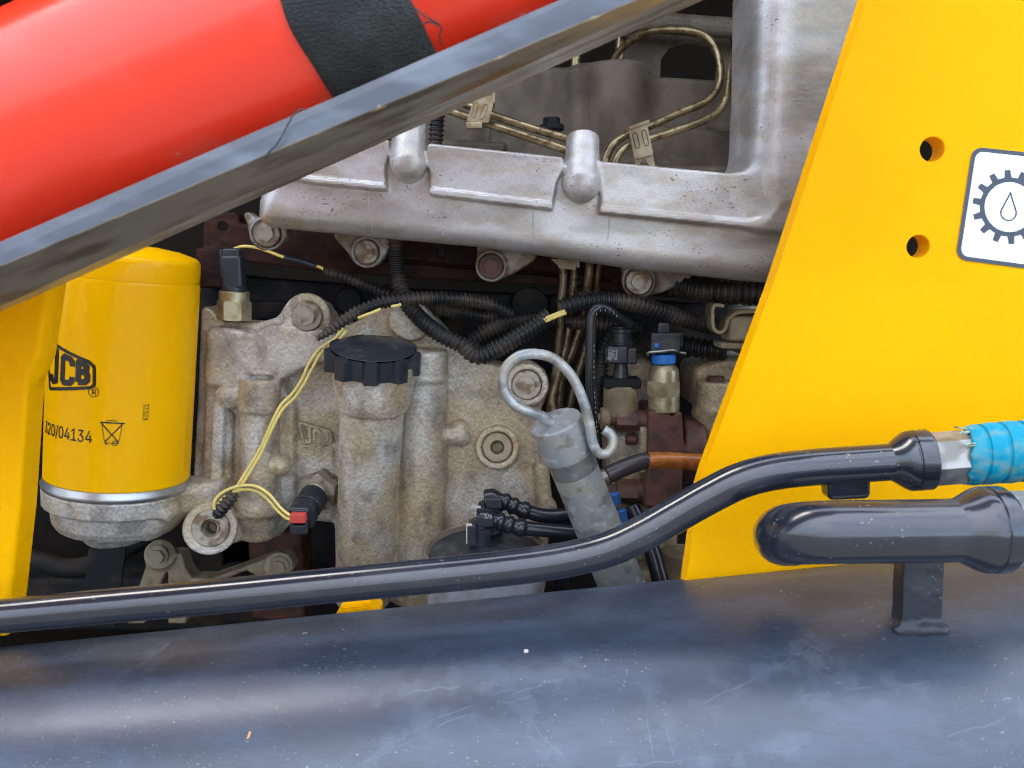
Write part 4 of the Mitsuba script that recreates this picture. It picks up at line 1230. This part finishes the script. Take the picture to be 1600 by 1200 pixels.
# ------------------------------------------------------------------ yellow sheets
k = tag('yellow_cowling', 'thick yellow steel panel with two round holes at the right', 'cowling')
edge = [(1366, -45), (1350, 8), (1208, 443), (1100, 735), (1092, 762), (1072, 905), (1062, 1000), (1720, 1000), (1720, -45)]
obj(k + '__plate', panel(edge, .500, .0145, r=3, bev=.0009, holes=((1457, 233, 18.5), (1435, 385, 17.5))), 'm_yellow', 40)

k = tag('warning_sticker', 'white square sticker with a gear and oil drop on the yellow panel', 'sticker')
YS = .4994


def flat(poly_px, thick, Y, mtl, key, label=None):
    def conv(g):
        e = [P(x, y, Y) for x, y in g]
        return [(q[0], q[2]) for q in e]
    out = []
    for g in getattr(poly_px, 'geoms', [poly_px]):
        pg = Polygon(conv(g.exterior.coords), [conv(i.coords) for i in g.interiors])
        out.append(place(slab(pg, thick, thick * .2, 1), (0, Y + thick, 0), (1, 0, 0), (0, 0, 1), (0, -1, 0)))
    obj(key, out, mtl, False, label)


outer = rounded(Polygon([(1520, 229), (1688, 247), (1664, 428), (1493, 405)]), 17)
inner = rounded(outer.buffer(-6.5), 12)
flat(outer, .0003, YS, 'm_sticker', k + '__backing')
flat(outer.difference(inner), .0002, YS - .00025, 'm_print', k + '__border')
gc = np.array([1577.5, 323.5])
teeth = [Point(*gc).buffer(46.5, quad_segs=24).difference(Point(*gc).buffer(39, quad_segs=24))]
for i in range(14):
    an = math.radians(93 + i * 360 / 14)
    dv = np.array([math.cos(an), -math.sin(an)]); pv = np.array([-dv[1], dv[0]])
    teeth.append(Polygon([gc + dv * 44 + pv * 5.6, gc + dv * 58 + pv * 4.3, gc + dv * 58 - pv * 4.3, gc + dv * 44 - pv * 5.6]))
flat(unary_union(teeth), .0002, YS - .00025, 'm_print', k + '__gear_symbol')
dc = gc + (-1.5, 9)
drop = [dc + (3.5, -34)] + [dc + 13.2 * np.array([math.cos(q), math.sin(q)]) for q in np.linspace(-.45, math.pi + .45, 30)]
drop = Polygon(drop)
flat(drop.difference(drop.buffer(-2.3)), .0002, YS - .00025, 'm_print', k + '__drop_symbol')

k = tag('yellow_side_bracket', 'yellow painted sheet with a rounded edge at the far left', 'panel')
c = Cast((-60, 380, 125, 985), .492, .535, .0008)
c.extr([(-60, 395), (118, 395), (107, 437), (90, 520), (82, 572), (76, 588), (61, 606), (58, 640), (53, 720), (46, 800), (34, 900), (26, 985), (-60, 985)], .500, .518, r=7, e=.008, Yp=.514)
c.extr([(-60, 395), (84, 395), (60, 560), (44, 590), (40, 640), (30, 800), (10, 985), (-60, 985)], .4985, .52, k=.003, r=10, e=.003)
obj(k + '__sheet', c.mesh(), 'm_yellow', True)

# ------------------------------------------------------------------ red ram with its fabric sleeve, bar below it
RY = .392
ra, rb = P(-260, 352, RY), P(980, -206, RY)
ra, rb = ra - .35 * (rb - ra), rb + .2 * (rb - ra)
rw = unit(rb - ra); RL = np.linalg.norm(rb - ra); RR = M(166, RY)
k = tag('lift_ram', 'glossy red hydraulic ram barrel across the upper left corner', 'hydraulic ram')
obj(k + '__barrel', rod(ra, rb, RR, bev=.003, n=128), 'm_red', 30)
ts = np.linspace(0, 1, 2)
s0 = float((P(478, 40, RY) - ra) @ rw); s1_ = float((P(632, -25, RY) - ra) @ rw)
k = tag('ram_sleeve', 'black fabric sleeve with a tan stain wrapped around the red ram', 'sleeve')
sl = lathe(ra, rb, [(s0, RR * 1.0), (s0 + .0006, RR + .0022), (s0 + .004, RR + .003), ((s0 + s1_) / 2, RR + .0032), (s1_ - .004, RR + .003), (s1_ - .0006, RR + .0022), (s1_, RR)], 160, cap=False)
sl = fine(sl, .006)
rel = sl.vertices - ra; tl = rel @ rw; rad = rel - np.outer(tl, rw); rl = np.linalg.norm(rad, axis=1, keepdims=True)
nz = meshkit.fbm(sl.vertices * 55, 3, 5)[:, None] - .5
sl.vertices = ra + np.outer(tl + (meshkit.noise(rad / rl * 3.0 + 4, 2) - .5) * .004, rw) + rad / rl * (rl + nz * .0024)
obj(k + '__wrap', sl, 'm_sleeve', True)
th1 = [(612, 10), (628, 16), (637, 24), (652, 31), (664, 38), (671, 50), (667, 62)]
base = RY - RR - .004
obj(k + '__loose_thread', [sweep(PP([(650, 14, .345), (668, 28, .342), (683, 36, .342), (690, 44, .343), (686, 58, .345), (690, 70, .347)]), .00035, 8), sweep(PP([(655, 40, .345), (672, 34, .342), (684, 40, .342)]), .0003, 8)], 'm_sleeve', True)

k = tag('grey_bar', 'thick slanting grey steel bar with scuffed edge below the red ram', 'bar')
BY = .338
# front edge strip between the two lines seen, under face going back and down to the third
A0, A1 = P(-160, 450, BY - .004), P(1260, -164, BY - .004)
B0, B1 = P(-160, 482, BY - .0075), P(1260, -112, BY - .0075)
C0, C1 = P(-160, 556, BY + .040), P(1260, -74, BY + .040)
A0, A1, B0, B1, C0, C1 = [q for u_, v_ in ((A0, A1), (B0, B1), (C0, C1)) for q in (u_ - .3 * (v_ - u_), v_ + .15 * (v_ - u_))]
D0, D1 = A0 + (C0 - B0), A1 + (C1 - B1)
V = np.array([A0, B0, C0, D0, A1, B1, C1, D1])
bar = trimesh.Trimesh(V, [(0, 1, 2), (0, 2, 3), (4, 6, 5), (4, 7, 6), (0, 4, 5), (0, 5, 1), (1, 5, 6), (1, 6, 2), (2, 6, 7), (2, 7, 3), (3, 7, 4), (3, 4, 0)], process=False)
hull = m3.Manifold.batch_hull([m3.Manifold.sphere(.0006, 12).translate(v.tolist()) for v in V])
bm = from_m3(hull)
bm = fine(bm, .004)
vs = np.asarray(bm.vertices)
vs += ((meshkit.fbm(vs * 160, 3, 8) - .5) * .0006)[:, None] * unit(np.array([.1, -1, -.6]))
bm.vertices = vs
cen = bm.triangles_center; nf = bm.face_normals
en = unit(np.cross(A1 - A0, B0 - A0)); en = en if en[1] < 0 else -en
isedge = (nf @ en) > .8
obj(k + '__edge_face', bm.submesh([np.where(isedge)[0]], append=True), 'm_bar_edge', 30, 'blue grey scuffed front edge of the bar')
obj(k + '__under_face', bm.submesh([np.where(~isedge)[0]], append=True), 'm_bar_under', 30, 'streaked dirty underside of the bar')
def rim(A, B, r, amp, seed):
    n = 260
    c = A + np.linspace(.02, .98, n)[:, None] * (B - A)
    w = meshkit.fbm(np.stack([np.arange(n) * .35, np.full(n, seed), np.zeros(n)], 1), 3, seed)
    return sweep(c, lambda s, L: r * (1 - amp) + r * amp * 2.4 * np.clip(np.interp(s / L, np.linspace(0, 1, n), w) - .35, 0, 1), 10, .0015)


obj(k + '__highlight_rim', rim(A0 + (0, .0003, 0), A1 + (0, .0003, 0), .0006, .2, 3), 'm_rim_highlight', True, 'painted pale highlight along the upper rim of the bar')  # thin pale strip standing in for the highlight on this rim
obj(k + '__dirt_rim', rim(B0 + (0, .0003, 0), B1 + (0, .0003, 0), .0008, 1.0, 5), 'm_dusty', True, 'crust of tan dirt along the lower rim')
k = tag('loose_strand', 'thin loose dark strand hanging over the grey bar', 'strand')
obj(k + '__fibre', sweep(PP([(478, 171, .330), (468, 172, .3295), (459, 179, .3295), (449, 196, .3293), (440, 213, .329), (430, 228, .3288), (418, 240, .3285), (413, 250, .3285)]), .00033, 8, .0006), 'm_sleeve', True)

k = tag('upper_beam', 'black beam above the red ram in the top left corner', 'beam')
labels[k]['kind'] = 'thing'
obj(k + '__box', boxm(ra * .5 + rb * .5 + np.array([-.42, .07, .91]) * .125, (.7, .05, .03), [unit([.91, 0, .41]), (0, 1, 0), unit([-.41, 0, .91])], bev=.004), 'm_bay', 30)

# ------------------------------------------------------------------ big black tube along the bottom
g0, g1, gw, GR = TUBE_A, TUBE_B, TUBE_W, TUBE_R
k = tag('loader_tube', 'massive scuffed black tube along the bottom of the picture', 'tube')
obj(k + '__barrel', rod(g0, g1, GR, bev=.004, n=200), 'm_black_paint', 30)
dfl = [(on_tube(388, 1152), .0055), (on_tube(822, 1018), .0014)]
k2 = tag('straw_bit', 'tiny tan chip of straw stuck on the black tube, low left of centre', 'straw')
obj(k2 + '__flake', boxm(dfl[0][0], (.0006, .0004, dfl[0][1] * .5), [unit([.95, 0, -.3]), (0, 1, 0), unit([.3, .3, .9])], bev=.0002), 'm_chip', 30)
k2 = tag('grit_bit', 'tiny pale crumb lying on the black tube near the centre', 'grit')
obj(k2 + '__crumb', boxm(dfl[1][0], (.0012, .0009, .0011), bev=.0005), 'm_pale_ink', 30)

# ------------------------------------------------------------------ black hydraulic pipe with blue hose
k = tag('hydraulic_pipe', 'long bent black steel pipe crossing the engine above the black tube', 'pipe')
hp = [(-700, 1030, .462), (-350, 997, .459), (-120, 974, .455), (0, 963, .455), (160, 948, .452), (330, 933, .45), (500, 916.5, .448), (650, 902, .446), (770, 890, .445), (850, 880, .444), (905, 870, .443), (955, 856, .442), (1005, 833, .441), (1060, 802, .440), (1110, 774, .438), (1155, 752, .436),
      (1200, 739, .434), (1260, 731, .432), (1330, 726, .430), (1400, 721.5, .428)]
obj(k + '__tube', sweep(PP(hp), lambda s, L: M(28.5, .447) + 0 * s, 48, .002), 'm_pipe_paint', True)
c0, c1 = P(1372, 724, .429), P(1455, 717.5, .4265)
q = M(1, .428); Lc = np.linalg.norm(c1 - c0)
obj(k + '__collar', lathe(c0, c1, [(0, 27 * q)] + [((8 + 42 * t) * q, (27 + 21.5 * (t * t * (3 - 2 * t))) * q) for t in np.linspace(0, 1, 14)] + [(51.5 * q, 46.5 * q), (53 * q, 46.5 * q), (54.5 * q, 48.5 * q), (76 * q, 48.5 * q), (80 * q, 46 * q), (80 * q, 30 * q)], 56), 'm_pipe_paint', 35)
obj(k + '__saddle', [boxm(P(1321, 757, .434), (M(34, .43), .007, M(21, .43)), [unit([1, 0, .05]), (0, 1, 0), unit([-.05, 0, 1])], bev=.003), rod(P(1287, 756, .436), P(1356, 750, .436), M(9, .43))], 'm_pipe_paint', 30)
k = tag('blue_hose', 'bright blue ribbed hose with torn end and hexagon nut at the right edge', 'hose')
n0, n1 = P(1450, 718, .4267), P(1512, 713, .425)
obj(k + '__nut', hexa(n0, n1, M(43, .426), .0018, rot=.15), 'm_nut', 22)
obj(k + '__ferrule', rod(n1, P(1540, 711, .4245), M(34, .425)), 'm_torn', 30)
h0, h1 = P(1497, 713, .4255), P(2300, 645, .40)
HL = np.linalg.norm(h1 - h0)
pf = [(0.0, M(44, .425)), (.0003, M(47, .425))]
tcur = .001
for i in range(200):
    if tcur > HL - .002:
        break
    pf += [(tcur, M(48.5, .425)), (tcur + .0045, M(49.2, .425)), (tcur + .0075, M(48.5, .425)), (tcur + .0085, M(45.6, .425)), (tcur + .0092, M(45.6, .425))]
    tcur += .0096
hm = lathe(h0, h1, pf, 72, cap=False)
rel = hm.vertices - h0; hw = unit(h1 - h0); tl = rel @ hw; rad = rel - np.outer(tl, hw); rl = np.linalg.norm(rad, axis=1, keepdims=True); ru = rad / rl
ang = np.arctan2(ru[:, 2], ru[:, 0] * .2 - ru[:, 1])
tear = np.exp(-(tl / .006) ** 2)
shift = tear * (.0045 * (meshkit.noise(ru * 2.6 + 3, 4) - .35) + .004 * np.clip(np.sin(ang - .3), 0, 1))
shift2 = .0016 * np.sin(ang)
hm.vertices = h0 + np.outer(tl + shift + shift2 * (1 - tear), hw) + ru * (rl + .0007 * (meshkit.fbm(hm.vertices * 130, 2, 6)[:, None] - .5) - tear[:, None] * .0012 * meshkit.noise(ru * 5, 9)[:, None])
obj(k + '__ribbed_cover', hm, 'm_blue_hose', 40)
fr_ = []
for i in range(5):
    an = rng.uniform(.5, 1.5)
    e0 = h0 + hw * .0015 + M(47.5, .425) * (math.cos(an) * np.array([0, -1, 0]) + math.sin(an) * np.array([0, 0, 1]))
    fr_.append(sweep([e0, e0 - hw * rng.uniform(.001, .004) + rng.normal(0, .0006, 3), e0 - hw * rng.uniform(.002, .006) + rng.normal(0, .0012, 3)], .00045, 7))
obj(k + '__frayed_strands', fr_, 'm_torn', True)

# ------------------------------------------------------------------ elbow at the lower right
k = tag('pipe_elbow', 'fat black pipe elbow ending at the lower right above the black tube', 'pipe')
ep = [(1236, 842, .455), (1226, 840, .435), (1224, 837, .415), (1240, 834, .398), (1276, 832, .388), (1325, 831, .385), (1420, 830, .385), (1540, 828, .385), (1600, 827, .385)]
obj(k + '__tube', sweep(PP(ep), M(51, .385), 56, .0015), 'm_pipe_paint', True)
c0, c1 = P(1482, 829, .385), P(1700, 824, .385); q = M(1, .385)
obj(k + '__collar', lathe(c0, c1, [((4 + 54 * t) * q, (50.5 + 19.5 * (t * t * (3 - 2 * t))) * q) for t in np.linspace(0, 1, 14)] + [(60 * q, 67.5 * q), (62 * q, 67.5 * q), (64 * q, 70 * q), (84 * q, 70 * q), (90 * q, 66 * q), (90 * q, 40 * q)], 56), 'm_pipe_paint', 35)
obj(k + '__end_nut', hexa(c0 + unit(c1 - c0) * 91 * q, c0 + unit(c1 - c0) * 200 * q, 62 * q, rot=.1), 'm_galv_dark', 24)
ft = on_tube(1440, 984)
ys = ft[1]
pf = Cast((1370, 850, 1520, 1030), ys - .006, ys + .03, .0006)
pf.extr([(1414, 860), (1478, 860), (1473, 960), (1471, 1000), (1406, 1000), (1410, 960)], ys - .001, ys + .012, r=3, e=.0012)
for q0, q1 in ((1404, 1440), (1440, 1472)):
    pf.cap(on_tube(q0, 984), on_tube(q1, 984), .0036, .0036, k=.003)
pf.rough(.0003, 300)
obj(k + '__support', pf.mesh(), 'm_dull_black', True)
